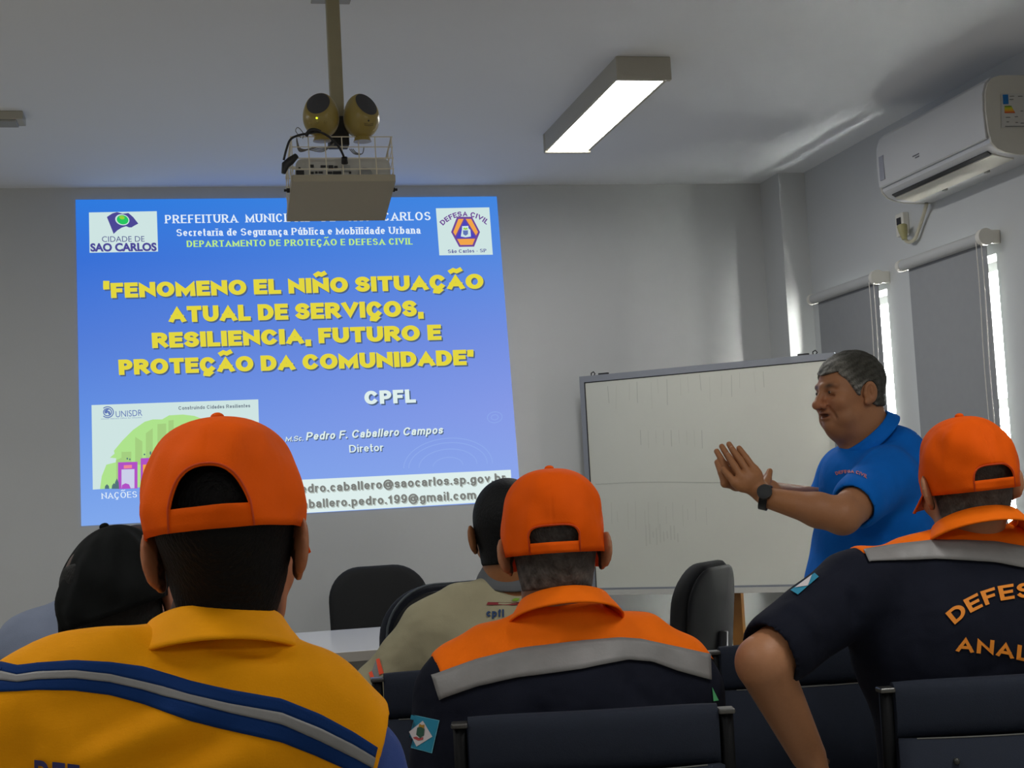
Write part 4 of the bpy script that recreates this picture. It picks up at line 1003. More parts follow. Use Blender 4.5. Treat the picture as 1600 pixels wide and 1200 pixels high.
def hair_obj(fr, name, colour, region, root, h=0.0035, grow=0.006, neck=None, grey=None, rough=0.6, noise=0.0):
    S = Sdf().add(fr.E((0, -0.012, 0.042), (0.077, 0.098, 0.089)), 0).add(fr.E((0, 0.036, -0.015), (0.064, 0.062, 0.085)), 0.03)
    if neck: S.add(neck, 0.03)
    S.grow(grow)
    if noise:
        def nz(P): return noise*(np.sin(P[:, 1]*120+P[:, 2]*60)+np.sin(P[:, 2]*190-P[:, 0]*60+1.3)+0.7*np.sin(P[:, 2]*330+P[:, 0]*90+2*np.sin(P[:, 1]*90)))
        f0 = S.ev; ops = list(S.ops); base = Sdf(); base.ops = ops
        T = Sdf(); T.ops = list(ops); 
        T.cut(Func(lambda P: base.ev(P)+nz(P)), 0.0); S = T
    S.cut(Func(lambda P: region(fr.loc(P))), 0.006)
    V, F = S.mesh(h)
    L = fr.loc(V); C = np.tile(np.array(colour[:3]), (len(V), 1)); r_ = np.random.default_rng(3).uniform(-1, 1, len(V))[:, None]
    st = np.sin(L[:, 0]*230+L[:, 2]*70+3*np.sin(L[:, 1]*60))*0.6+np.sin(L[:, 2]*310+L[:, 1]*120+2*np.sin(L[:, 0]*90))*0.6
    if grey is not None:
        w = np.clip(grey(L)*(1+0.55*st+0.35*r_[:, 0]), 0, 1)[:, None]; C = C*(1-w)+np.array(srgb(168, 166, 158)[:3])*w
    C = C*(1+0.12*r_)
    o = mesh_obj(name, V, F, hair_mat(), root, True, cols=C); return o
def cap_parts(fr, root, m, rx, ry, z0, z1, arch=None, brim=True, cy=-0.012, p=2.5, q=2.1, wr=0.0016, seed=0, lean=0.0, strap=None, brimpitch=0.25, name='cap', tilt=0.0, dark=None):
    """baseball cap in the head frame; arch = (half angle, height, squareness) of the opening at the back"""
    th = list(np.linspace(0, 2*math.pi, 132, endpoint=False)); w = arch[0] if arch else 0
    if arch: th += [math.pi-w-0.004, math.pi-w+0.004, math.pi+w-0.004, math.pi+w+0.004]+list(math.pi+w*np.linspace(-0.97, 0.97, 30))
    th = np.array(sorted(th)); rr = np.random.default_rng(seed); ph = rr.uniform(0, 6, 8)
    def rho(h): return (np.clip(1-np.clip(h, 0, 1)**p, 0, 1))**(1/q)*(0.955+0.045*np.clip(h/0.22, 0, 1))
    def pt(t, z, k=1.0):
        h = (z-z0)/(z1-z0); r_ = rho(h)*k
        sm = sum(np.exp(-(((t-a+math.pi) % (2*math.pi)-math.pi)/0.035)**2) for a in np.arange(6)*math.pi/3+math.pi/6*0)
        r_ = r_*(1-0.010*sm*np.clip(1-h*0.4, 0, 1)) + wr/rx*(np.sin(3*t+ph[0]+5*h)+np.sin(5*t-9*h+ph[1])+0.7*np.sin(11*t+6*h+ph[2]))*np.clip((1-h)*3, 0, 1)
        return fr.p(rx*r_*math.sin(t)+lean*h, cy+ry*r_*math.cos(t), z+tilt*(ry*r_*math.cos(t)))
    G = []
    for t in th:
        zb = z0
        if arch:
            d = abs(t-math.pi)/w
            if d < 1: zb = z0+arch[1]*(1-d**arch[2])**(1/arch[2])
        u = np.linspace(0, 1, 26); zz = zb+(z1-0.0001-zb)*(1-(1-u)**1.8)
        G.append([pt(t, z) for z in zz])
    G.append(G[0]); o = MB().grid(np.array(G)).build(name, m, root, True); fix_normals(o); solidify(o, 0.0022, -1)
    b = MB().bm(_sph((0, 0, 0), 0.0085)); b.v = [tuple(fr.p(v[0]+lean, v[1]+cy, v[2]*0.7+z1+0.001)) for v in b.v]; bo = b.build('cap_button', m, o, True)
    if arch:
        sh = strap or 0.020; w2 = w+0.06
        G = [[pt(t, z, 0.985) for z in np.linspace(z0, z0+sh, 4)] for t in np.linspace(math.pi-w2, math.pi+w2, 26)]
        s_ = MB().grid(np.array(G)).build('adjusting_strap', m, o, True); fix_normals(s_); solidify(s_, 0.002, 0)
        # stitched hem round the opening
        hem = [pt(math.pi+w*1.04*c, z0+arch[1]*1.03*(max(0, 1-abs(c)**arch[2]))**(1/arch[2]), 1.006) for c in np.linspace(-1, 1, 40)]
        MB().tube(hem, 0.0013, 6).build('hem', dark or m, o, True)
    if brim:
        G = []
        for v in np.linspace(0, 1, 8):
            row = []
            for t in np.linspace(-1.15, 1.15, 25):
                ln = 0.072*math.cos(t*0.95)**0.7*v; r_ = 0.96
                row.append(fr.p((rx*r_)*math.sin(t)+0.15*ln*math.sin(t), cy+ry*r_*math.cos(t)+ln, z0+0.004-brimpitch*ln-0.022*(math.sin(t)**2)*v+tilt*(ry*math.cos(t)+ln)))
            G.append(row)
        s_ = MB().grid(np.array(G)).build('cap_brim', m, o, True); solidify(s_, 0.003, 0)
    return o
def collar(root, cen, fwd, up, at, ab, h, m, ang=2.5, name='collar', dip=0.0, bt=1.0, bb=1.0, thick=0.003):
    """turned-down collar: ring at the neck folding outwards; ang = how far it runs round from the nape"""
    fwd = vec(fwd); fwd /= np.linalg.norm(fwd); up = vec(up); up /= np.linalg.norm(up); fwd = fwd-up*(up@fwd); fwd /= np.linalg.norm(fwd); rt = np.cross(fwd, up); G = []
    for v in np.linspace(0, 1, 12):
        row = []
        for a in np.linspace(-ang, ang, 41):
            if v < 0.25: k = v/0.25; r_ = at-0.003+0.003*k; z = -0.016*(1-k)
            else:
                k = (v-0.25)/0.75; r_ = at+(ab-at)*k**1.25+0.004*math.sin(k*math.pi); z = 0.004*math.sin(min(k*3, 1)*math.pi)-h*k-dip*k*(abs(a)/ang)**2
            b_ = bt+(bb-bt)*max(0, (v-0.25)/0.75)
            row.append(cen+rt*(r_*math.sin(a))-fwd*(r_*b_*math.cos(a))+up*z)
        G.append(row)
    o = MB().grid(np.array(G)).build(name, m, root, True); fix_normals(o); solidify(o, thick, 0); return o
def fold(a, b, w, amp):
    """a soft ridge (amp > 0) or crease (amp < 0) in cloth along a-b"""
    a = vec(a); b = vec(b); ab = b-a; L2 = ab@ab
    def f(P):
        q = P-a; h = np.clip(q@ab/L2, 0, 1); d2 = ((q-h[:, None]*ab)**2).sum(1); return amp*np.exp(-d2/w**2)*np.sin(np.pi*np.clip(h*0.9+0.05, 0, 1))**0.5
    return f
def cloth_mesh(S, h, folds=(), waves=0.0, relax=1):
    V, F = S.mesh(h, relax=relax)
    # push the folds out along the normals
    if len(folds) or waves:
        n = np.zeros_like(V); e1 = V[F[:, 1]]-V[F[:, 0]]; e2 = V[F[:, 3]]-V[F[:, 0]]; fn = np.cross(e1, e2)
        for k in range(4): np.add.at(n, F[:, k], fn)
        n /= np.linalg.norm(n, axis=1)[:, None]+1e-12; d = np.zeros(len(V))
        for f in folds: d += f(V)
        if waves:
            d += waves*(np.sin(V[:, 0]*31+V[:, 2]*47+1)+np.sin(V[:, 0]*-53+V[:, 2]*29+V[:, 1]*37)+0.6*np.sin(V[:, 0]*90+V[:, 2]*22-V[:, 1]*61))
        V = V+n*d[:, None]
    return V, F
def above(pl, Y, slope=0.0):
    """keeps what lies above a seam that runs along the photo line pl"""
    W = np.array(pl, float)
    def f(P):
        q = P-EYEP; z = q@CF; x = 800+FPX*(q@CR)/z; y = 600-FPX*(q@CU)/z
        return (y-np.interp(x, W[:, 0], W[:, 1]))*z/FPX
    return Func(f)
def lower_body(S, hip, fwd, knee_gap=0.14, kz=0.50, thigh=0.075, L=0.42):
    """bare legs of a seated person, inside the trousers; returns the joints"""
    fwd = vec([fwd[0], fwd[1], 0]); fwd /= np.linalg.norm(fwd); rt = np.array([fwd[1], -fwd[0], 0]); J = []
    for s_ in (-1, 1):
        h_ = hip+rt*s_*0.09; k_ = hip+rt*s_*knee_gap+fwd*L; k_[2] = kz; a_ = k_-fwd*0.03; a_[2] = 0.09; t_ = a_+fwd*0.15; t_[2] = 0.035
        S.add(Cap(h_, k_, thigh, 0.055), 0.03); S.add(Cap(k_, a_, 0.052, 0.036), 0.02); S.add(Cap(a_-[0, 0, 0.04], t_, 0.034, 0.026), 0.02); J.append((h_, k_, a_, t_))
    return J
def legwear(root, J, hip, m_tr, m_sh, h=0.009, waist=0.15, grow=0.016, thigh=0.075, top=None):
    T = Sdf().add(Ell(hip+[0, 0, 0.03], (waist+0.02, waist*0.82, 0.12)), 0)
    for h_, k_, a_, t_ in J: T.add(Cap(h_, k_, thigh+grow, 0.055+grow), 0.03); T.add(Cap(k_, a_+[0, 0, 0.02], 0.055+grow, 0.042+grow), 0.02)
    if top is not None: T.cut(Half(top, (0, 0, 1)))
    V, F = T.mesh(h); mesh_obj('trousers', V, F, m_tr, root, True)
    for h_, k_, a_, t_ in J:
        B_ = Sdf().add(Cap(a_-[0, 0, 0.045], t_, 0.045, 0.036), 0).add(Cap(a_+[0, 0, 0.02], a_-[0, 0, 0.04], 0.044, 0.046), 0.02).cut(Half((0, 0, 0.002), (0, 0, -1)))
        V, F = B_.mesh(0.008); mesh_obj('shoe', V, F, m_sh, root, True)
M_trn = mat('navy_trousers', srgb(22, 26, 40), 0.85, bump=0.15, bscale=500); M_trb = mat('beige_trousers', srgb(142, 138, 118), 0.85, bump=0.15, bscale=500); M_shoe = mat('black_leather', srgb(18, 18, 18), 0.4)
M_or = mat('orange_cloth', srgb(244, 112, 8), 0.75, var=0.05, vscale=14, bump=0.12, bscale=600, spec=0.12, wrinkle=0.42)
M_cap = mat('orange_cap_cloth', srgb(228, 88, 2), 0.75, var=0.05, vscale=12, bump=0.12, bscale=500, spec=0.10, wrinkle=0.42)
M_capd = mat('orange_hem', srgb(206, 70, 8), 0.8)
M_navy = mat('navy_cloth', srgb(15, 19, 33), 0.85, var=0.08, vscale=16, bump=0.15, bscale=600, spec=0.2, wrinkle=0.42)
M_refl = mat('reflective_band', srgb(124, 123, 122), 0.5, var=0.05, vscale=40, bump=0.1, bscale=200)
M_yel = mat('yellow_cloth', srgb(232, 152, 2), 0.75, var=0.05, vscale=10, bump=0.12, bscale=500, spec=0.12, weave=260, wrinkle=0.42)
M_blu = mat('blue_band', srgb(10, 46, 100), 0.8, spec=0.15, bump=0.1, bscale=500); M_blus = mat('blue_sleeve', srgb(36, 62, 128), 0.85, bump=0.15, bscale=500)
M_bei = mat('beige_cloth', srgb(164, 158, 130), 0.85, var=0.04, vscale=12, bump=0.15, bscale=500, spec=0.2, wrinkle=0.42)
M_polo = mat('blue_polo', srgb(0, 104, 200), 0.8, var=0.06, vscale=14, bump=0.15, bscale=700, spec=0.2, wrinkle=0.35)
M_gryb = mat('grey_blue_cloth', srgb(126, 136, 158), 0.85, var=0.04, vscale=12, bump=0.15, bscale=500, wrinkle=0.42)
M_blk = mat('black_cap_cloth', srgb(16, 18, 18), 0.8, bump=0.12, bscale=500, spec=0.10, wrinkle=0.42)
M_teal = mat('teal_patch', srgb(28, 132, 164), 0.8, bump=0.1, bscale=900); M_pw = mat('patch_white', srgb(206, 200, 202), 0.8); M_pg = mat('patch_green', srgb(40, 84, 66), 0.8)
M_py = mat('patch_yellow', srgb(170, 130, 40), 0.8); M_pr = mat('patch_red', srgb(176, 70, 70), 0.8); M_pe = mat('patch_edge', srgb(110, 190, 212), 0.8)
M_let = mat('orange_lettering', srgb(232, 138, 30), 0.7)
def quad_px(name, bv, q, m, parent, off, n=10, dflt=2.6):
    q = np.array(q, float); G = [[q[0]*(1-s)*(1-t)+q[1]*s*(1-t)+q[2]*s*t+q[3]*(1-s)*t for s in np.linspace(0, 1, n)] for t in np.linspace(0, 1, n)]
    P = lay(bv, np.array(G).reshape(-1, 2), off, dflt).reshape(n, n, 3); return MB().grid(P).build(name, m, parent, True)
def poly_px(name, bv, q, m, parent, off, dflt=2.6):
    P = lay(bv, q, off, dflt); c = P.mean(0); n = len(q); return mesh_obj(name, list(P)+[c], [[i, (i+1) % n, n] for i in range(n)], m, parent, True)

# ---- man in the yellow vest, nearest, seen from behind
def man_yellow():
    Y = 1.66
    root = empty('person', (0.05, 1.62, 0), 'nearest man, in a yellow vest with a blue and grey band and an orange cap', 'person')
    fr = Fr(U(356, 862, 1.665), 9, 6, -2.5, (0.945, 1.0, 1.0)); fwd = np.array([0.06, 1, 0])
    neckb = U(345, 985, Y); hip = np.array([0.05, 1.60, 0.56])
    shR = U(552, 1185, Y); shL = U(15, 1140, Y+0.02); chest = U(290, 1230, Y+0.01)
    elR = shR+np.array([0.05, 0.06, -0.27]); elL = shL+np.array([-0.05, 0.06, -0.27]); wrR = np.array([0.17, 1.93, 0.60]); wrL = np.array([-0.12, 1.93, 0.60])
    S = Sdf(); add_head(S, fr, 0.85, fine=False)
    nk = Cap(fr.p(0.0, -0.018, -0.03), neckb, 0.050, 0.056); S.add(nk, 0.02)
    S.add(Cap(chest, hip+[0, 0, 0.06], 0.15, 0.14, (0, 1, 0), 0.66), 0.05); S.add(Cap(shL, shR, 0.045, 0.045), 0.04); S.add(Cap(neckb-[0, 0, 0.03], (shL+neckb)/2-[0, 0, 0.05], 0.042, 0.032), 0.03); S.add(Cap(neckb-[0, 0, 0.03], (shR+neckb)/2-[0, 0, 0.05], 0.042, 0.032), 0.03)
    for a, e, w, s_ in ((shL, elL, wrL, 1), (shR, elR, wrR, -1)):
        S.add(Cap(a-[s_*-0.008, 0, 0.02], e, 0.038, 0.036), 0.03); S.add(Cap(e, w, 0.04, 0.027), 0.015); d = (w-e); d[2] *= 0.3; hand(S, w, d, (0, 0, -1), (s_, 0.2, 0))
    J = lower_body(S, hip, fwd)
    V, F = S.mesh(0.0042)
    mesh_obj('body', V, F, skin_mat('skin_brown'), root, True, cols=skin_cols(V, fr, srgb(158, 102, 70), srgb(9, 9, 9), (-0.105, -0.075)))
    hair_obj(fr, 'hair', srgb(4, 4, 5), lambda L: np.maximum(np.maximum(np.maximum(L[:, 1]-0.006-0.4*np.maximum(0, L[:, 2]), -0.10-L[:, 2]), L[:, 2]-0.115), np.where(L[:, 2] < -0.02, np.abs(L[:, 0])-0.070+0.45*np.maximum(0, -0.03-L[:, 2]), -0.5)), root, 0.0035, 0.004, nk)
    cap_parts(fr, root, M_cap, 0.0945, 0.118, 0.018, 0.147, (0.50, 0.066, 2.2), cy=-0.012, p=3.0, q=2.4, strap=0.024, dark=M_capd, seed=2, tilt=0.03)
    legwear(root, J, hip, M_trn, M_shoe)
    # vest
    T = Sdf()
    lft = [(300, 1080, 0.048), (228, 1083, 0.046), (120, 1092, 0.046), (40, 1112, 0.046), (-40, 1160, 0.048)]
    rgt = [(370, 1085, 0.048), (450, 1122, 0.046), (520, 1160, 0.045), (580, 1193, 0.045), (630, 1230, 0.045)]
    for ch in (lft, rgt):
        for (x0, y0, r0), (x1, y1, r1) in zip(ch, ch[1:]): T.add(Cap(U(x0, y0, Y), U(x1, y1, Y), r0, r1), 0.03)
    bc = U(285, 1215, Y+0.005)
    T.add(Ell(bc, (0.235, 0.118, 0.15)), 0.05); T.add(Cap(bc-[0, 0, 0.05], hip+[0, 0, 0.08], 0.19, 0.17, (0, 1, 0), 0.66), 0.05)
    T.add(Ell(U(430, 1130, Y-0.055), (0.10, 0.05, 0.08)), 0.05); T.add(Ell(U(130, 1110, Y-0.055), (0.10, 0.05, 0.08)), 0.05)
    T.cut(Half(hip+[0, 0, -0.02], (0, 0, -1)))
    a = U(612, 1108, Y-0.03); b = U(583, 1185, Y-0.03); dn = b-a; nrm = np.cross(dn, (0, 1, 0)); nrm *= np.sign(nrm[0])
    T.cut(Half(a, nrm)); T.cut(Half(U(-70, 1150, Y), (-1, 0, 0.3))); T.sub(Cap(neckb+[0, 0.03, 0.10], neckb+[0, 0.05, 0.03], 0.052, 0.04), 0.01); T.add(Ell(U(340, 1035, Y-0.03), (0.075, 0.045, 0.04)), 0.03)
    fo = [fold(U(440, 1022, Y-0.08), U(335, 1012, Y-0.08), 0.012, -0.009), fold(U(325, 1030, Y-0.08), U(440, 1062, Y-0.08), 0.020, 0.008), fold(U(250, 1022, Y-0.08), U(300, 1050, Y-0.09), 0.016, -0.006),
          fold(U(90, 1205, Y-0.11), U(290, 1125, Y-0.11), 0.022, 0.010), fold(U(160, 1225, Y-0.11), U(350, 1150, Y-0.11), 0.018, -0.011), fold(U(250, 1230, Y-0.11), U(420, 1175, Y-0.11), 0.018, 0.008), fold(U(30, 1140, Y-0.1), U(50, 1260, Y-0.1), 0.020, -0.008),
          fold(U(80, 1110, Y-0.1), U(200, 1100, Y-0.1), 0.016, -0.005), fold(U(130, 1160, Y-0.11), U(250, 1105, Y-0.11), 0.014, -0.006), fold(U(470, 1060, Y-0.08), U(560, 1110, Y-0.08), 0.014, 0.004), fold(U(420, 1165, Y-0.1), U(520, 1200, Y-0.1), 0.016, -0.006)]
    V, F = cloth_mesh(T, 0.0055, fo, 0.0006); o = mesh_obj('vest', V, F, M_yel, root, True); bv = bvh_of(V, F)
    A = [(-62, 1066), (-34, 1044), (-12, 1036), (0, 1034), (28, 1040), (60, 1036), (116, 1032), (172, 1035), (224, 1042), (256, 1052), (296, 1064), (360, 1078), (440, 1092), (500, 1116), (552, 1144), (589, 1168)]
    B = [(-62, 1080), (-34, 1058), (-12, 1050), (0, 1049), (28, 1055), (60, 1050), (116, 1048), (172, 1054), (224, 1066), (256, 1074), (296, 1086), (360, 1100), (440, 1114), (500, 1138), (552, 1164), (585, 1184)]
    Cc_ = [(-62, 1093), (-34, 1071), (-12, 1063), (0, 1063), (28, 1066), (60, 1062), (116, 1060), (172, 1066), (224, 1078), (256, 1088), (296, 1098), (360, 1114), (440, 1132), (500, 1158), (552, 1184), (581, 1200)]
    D_ = [(-62, 1111), (-34, 1089), (-12, 1081), (0, 1081), (28, 1080), (60, 1078), (116, 1079), (172, 1086), (224, 1100), (256, 1112), (296, 1126), (360, 1142), (440, 1160), (492, 1180), (536, 1200), (574, 1216)]
    strip('blue_band', bv, A, B, M_blu, o, 90, 5, 0.0015, 1.6); strip('reflective_band', bv, B, Cc_, M_refl, o, 90, 5, 0.0022, 1.6); strip('blue_band', bv, Cc_, D_, M_blu, o, 90, 5, 0.0015, 1.6)
    letters('back_lettering', bv, 'DEF', lambda u, v: (57+u*27, 1227-(u*2.0*-1)-v*41+u*1.5), mat('violet_lettering', srgb(44, 40, 92), 0.7), o, 0.05, 0.003, 1.6)
    collar(root, U(337, 972, Y+0.010), fwd, (0.02, 0.40, 1), 0.068, 0.101, 0.050, M_yel, 2.3, bt=0.98, bb=1.0)
    for e, a_, s_ in ((elR, shR, 1), (elL, shL, -1)):
        B_ = Sdf().add(Cap(a_+[-s_*0.004, 0.0, -0.012], e, 0.062, 0.064), 0); V, F = B_.mesh(0.006); mesh_obj('sleeve', V, F, M_blus, root, True)
    return root
man_yellow()

# ---- two men in orange and navy shirts
def uniform_man(label, fr, Y, neckb, chain_l, chain_r, armL, armR, hip, fwd, bc, brad, bdep, yoke, band_top, band_bot, ends, skin, hairc, cap, col, ears=1.2, folds=(), lo=(-0.1, -0.055), sleeveL=0.75, sleeveR=0.75, hairlow=-0.07, belly=0.19, arm_r=(0.05, 0.043, 0.03), handL=((0.2, 1, -0.2), (0, 0, -1), (1, 0, 0)), handR=((-0.1, 1, -0.2), (0, 0, -1), (-1, 0, 0)), res=0.005):
    root = empty('person', (hip[0], hip[1], 0), label, 'person')
    S = Sdf(); add_head(S, fr, ears, fine=False); nk = Cap(fr.p(0, -0.024, -0.03), neckb+[0, 0.012, 0], 0.058*fr.s[0], 0.060*fr.s[0]); S.add(nk, 0.02)
    S.add(Cap(bc-[0, 0, 0.02], hip+[0, 0, 0.06], brad*0.72, belly*0.8, (0, 1, 0), 0.66), 0.05); S.add(Cap(armL[0], armR[0], 0.045, 0.045), 0.04); S.add(Cap(neckb-[0, 0, 0.04], (armL[0]+neckb)/2-[0, 0, 0.05], 0.042, 0.034), 0.03); S.add(Cap(neckb-[0, 0, 0.04], (armR[0]+neckb)/2-[0, 0, 0.05], 0.042, 0.034), 0.03)
    for (a, e, w), hd in ((armL, handL), (armR, handR)):
        S.add(Cap(a, e, arm_r[0], arm_r[1]), 0.03); S.add(Cap(e+(w-e)*0.04, w, arm_r[1]*1.12, arm_r[2]), 0.015); hand(S, w, *hd)
    J = lower_body(S, hip, fwd)
    V, F = S.mesh(res); mesh_obj('body', V, F, skin_mat('skin_tan'), root, True, cols=skin_cols(V, fr, skin, hairc, lo))
    hair_obj(fr, 'hair', hairc, lambda L: np.maximum(np.maximum(np.maximum(L[:, 1]-0.004-0.4*np.maximum(0, L[:, 2]), hairlow-L[:, 2]), L[:, 2]-0.11), np.where(L[:, 2] < -0.02, np.abs(L[:, 0])-0.072+0.3*np.maximum(0, -0.03-L[:, 2]), -0.5)), root, 0.004, 0.0025, nk, grey=lambda L: 0.05+0.10*sstep(-0.02, -0.06, L[:, 2]))
    cap_parts(fr, root, M_cap, dark=M_capd, **cap)
    legwear(root, J, hip, M_trn, M_shoe, waist=belly*0.8)
    T = Sdf()
    for ch in (chain_l, chain_r):
        for (x0, y0, r0), (x1, y1, r1) in zip(ch, ch[1:]): T.add(Cap(U(x0, y0, Y), U(x1, y1, Y), r0, r1), 0.03)
    T.add(Ell(bc, (brad, bdep, 0.17)), 0.05); T.add(Cap(bc-[0, 0, 0.05], hip+[0, 0, 0.04], brad*0.82, belly, (0, 1, 0), 0.68), 0.06)
    T.add(Ell(neckb+[0, -0.026, -0.026], (0.085, 0.052, 0.05)), 0.03)
    T.cut(Half(hip+[0, 0, -0.05], (0, 0, -1)))
    T.sub(Cap(neckb+[0, 0.03, 0.10], neckb+[0, 0.05, 0.03], 0.055, 0.045), 0.01)
    for (a, e, w), fr_ in ((armL, sleeveL), (armR, sleeveR)):
        T.add(Cap(a, a+(e-a)*fr_, arm_r[0]+0.020, arm_r[1]+0.024), 0.045)
        q = a+(e-a)*fr_; d = (e-a)/np.linalg.norm(e-a)
        T.sub(Cap(q+d*0.048, q+d*0.14, arm_r[0]+0.004, arm_r[1]+0.016), 0.004); T.sub(((lambda P, q=q, d=d: np.maximum(0.034-(P-q)@d, np.sqrt((((P-q)-np.outer((P-q)@d, d))**2).sum(1))-0.11)), q+d*0.09, 0.14), 0.003)
    V, F = cloth_mesh(T, res+0.0005, folds, 0.0008); o = mesh_obj('shirt', V, F, M_navy, root, True); bv = bvh_of(V, F)
    # orange yoke over the shoulders
    K = Sdf(); K.ops = list(T.ops); K.grow(0.003); K.cut(above([(a_, b_+5) for a_, b_ in yoke], Y))
    for p_, n_ in ends: K.cut(Half(p_, n_))
    VK, FK = cloth_mesh(K, 0.0045, folds, 0.0008); mesh_obj('shoulder_yoke', VK, FK, M_or, root, True); bk = bvh_of(np.concatenate([V, VK]), [list(f) for f in F]+[[i+len(V) for i in f] for f in FK])
    strip('reflective_band', bv, band_top, band_bot, M_refl, o, 80, 6, 0.0055, Y-0.1)
    collar(root, col[0], fwd, col[1], col[2], col[3], col[4], M_or, 2.3)
    return root, o, bk
def man_centre():
    Y = 2.6; s_ = Y/2307
    fr = Fr(U(867, 862, Y), 14, 6, -0.8, (1.04, 1.02, 1.0))
    neckb = U(872, 955, Y); hip = np.array([0.68, 2.62, 0.56]); fwd = np.array([0.22, 1, 0])
    chl = [(830, 1008, 0.055), (770, 1030, 0.055), (728, 1054, 0.052), (706, 1084, 0.05)]; chr_ = [(930, 1000, 0.055), (1000, 1012, 0.055), (1052, 1040, 0.052), (1072, 1070, 0.05)]
    aL = U(712, 1090, Y); aR = U(1066, 1082, Y)
    armL = (aL, U(688, 1290, Y-0.02), np.array([0.50, 2.93, 0.60])); armR = (aR, U(1098, 1290, Y+0.05), np.array([0.95, 2.95, 0.60]))
    bt = [(676, 1056), (683, 1054), (746, 1031), (808, 1015), (908, 1001), (967, 998), (1000, 1000), (1037, 1008), (1071, 1016), (1107, 1024)]
    bb = [(688, 1094), (696, 1090), (746, 1073), (808, 1060), (908, 1047), (979, 1032), (1017, 1035), (1054, 1048), (1109, 1063)]
    pl = U(672, 1010, Y); ql = U(697, 1092, Y-0.05); nl = np.cross(ql-pl, (0, 1, 0)); nl *= -np.sign(nl[0])
    folds = [fold(U(985, 1050, 2.47), U(1030, 1110, 2.47), 0.02, -0.0160), fold(U(1065, 1050, 2.5), U(1080, 1110, 2.5), 0.012, -0.0096), fold(U(890, 975, 2.48), U(870, 1010, 2.46), 0.02, -0.0096), fold(U(905, 990, 2.46), U(906, 1060, 2.45), 0.008, -0.0064), fold(U(740, 1105, 2.46), U(860, 1118, 2.46), 0.02, -0.0128)]
    root, o, bv = uniform_man('man at the centre in an orange cap and an orange and navy shirt', fr, Y, neckb, chl, chr_, armL, armR, hip, fwd, U(888, 1130, Y-0.005), 0.235, 0.125,
        [(640, 1075)]+bt+[(1130, 1030)], bt, bb, [(pl, nl), (U(1110, 1018, Y), (1, 0, -0.05))], srgb(160, 110, 78), srgb(52, 50, 48),
        dict(rx=0.0895, ry=0.118, z0=-0.006, z1=0.149, arch=(0.50, 0.047, 4.5), cy=-0.008, p=3.4, q=2.6, strap=0.019, seed=5, tilt=0.04), (U(880, 938, Y-0.012), (0.04, 0.42, 1), 0.075, 0.104, 0.040), folds=folds, sleeveL=0.9, sleeveR=0.9)
    q = [(645.3, 1117), (686.5, 1126), (675, 1175.5), (632, 1164)]
    quad_px('sleeve_patch', bv, [(644, 1116), (687.5, 1125.5), (676, 1177), (631, 1165)], M_pe, o, 0.0022, 8); quad_px('sleeve_patch_field', bv, q, M_teal, o, 0.003, 8)
    quad_px('sleeve_patch_diamond', bv, [(663, 1126), (677.5, 1151), (653.5, 1166.5), (642.5, 1143.5)], M_pw, o, 0.0038, 6)
    poly_px('crest_shield', bv, [(655, 1137), (661, 1135), (666, 1139), (665, 1149), (659, 1153), (653.5, 1148)], M_pg, o, 0.0046); poly_px('crest_crown', bv, [(657, 1136), (658.5, 1130.5), (662, 1133), (666, 1132), (665, 1138), (661, 1136)], M_py, o, 0.0048)
    poly_px('crest_ribbon', bv, [(649, 1152), (654, 1151), (659, 1154), (664, 1152), (663, 1156), (656, 1157), (650, 1154)], M_pr, o, 0.0046)
    poly_px('sleeve_patch_corner', bv, [(1111, 1074), (1121, 1094), (1113, 1095)], mat('patch_leaf', srgb(80, 170, 110), 0.8), o, 0.003)
man_centre()
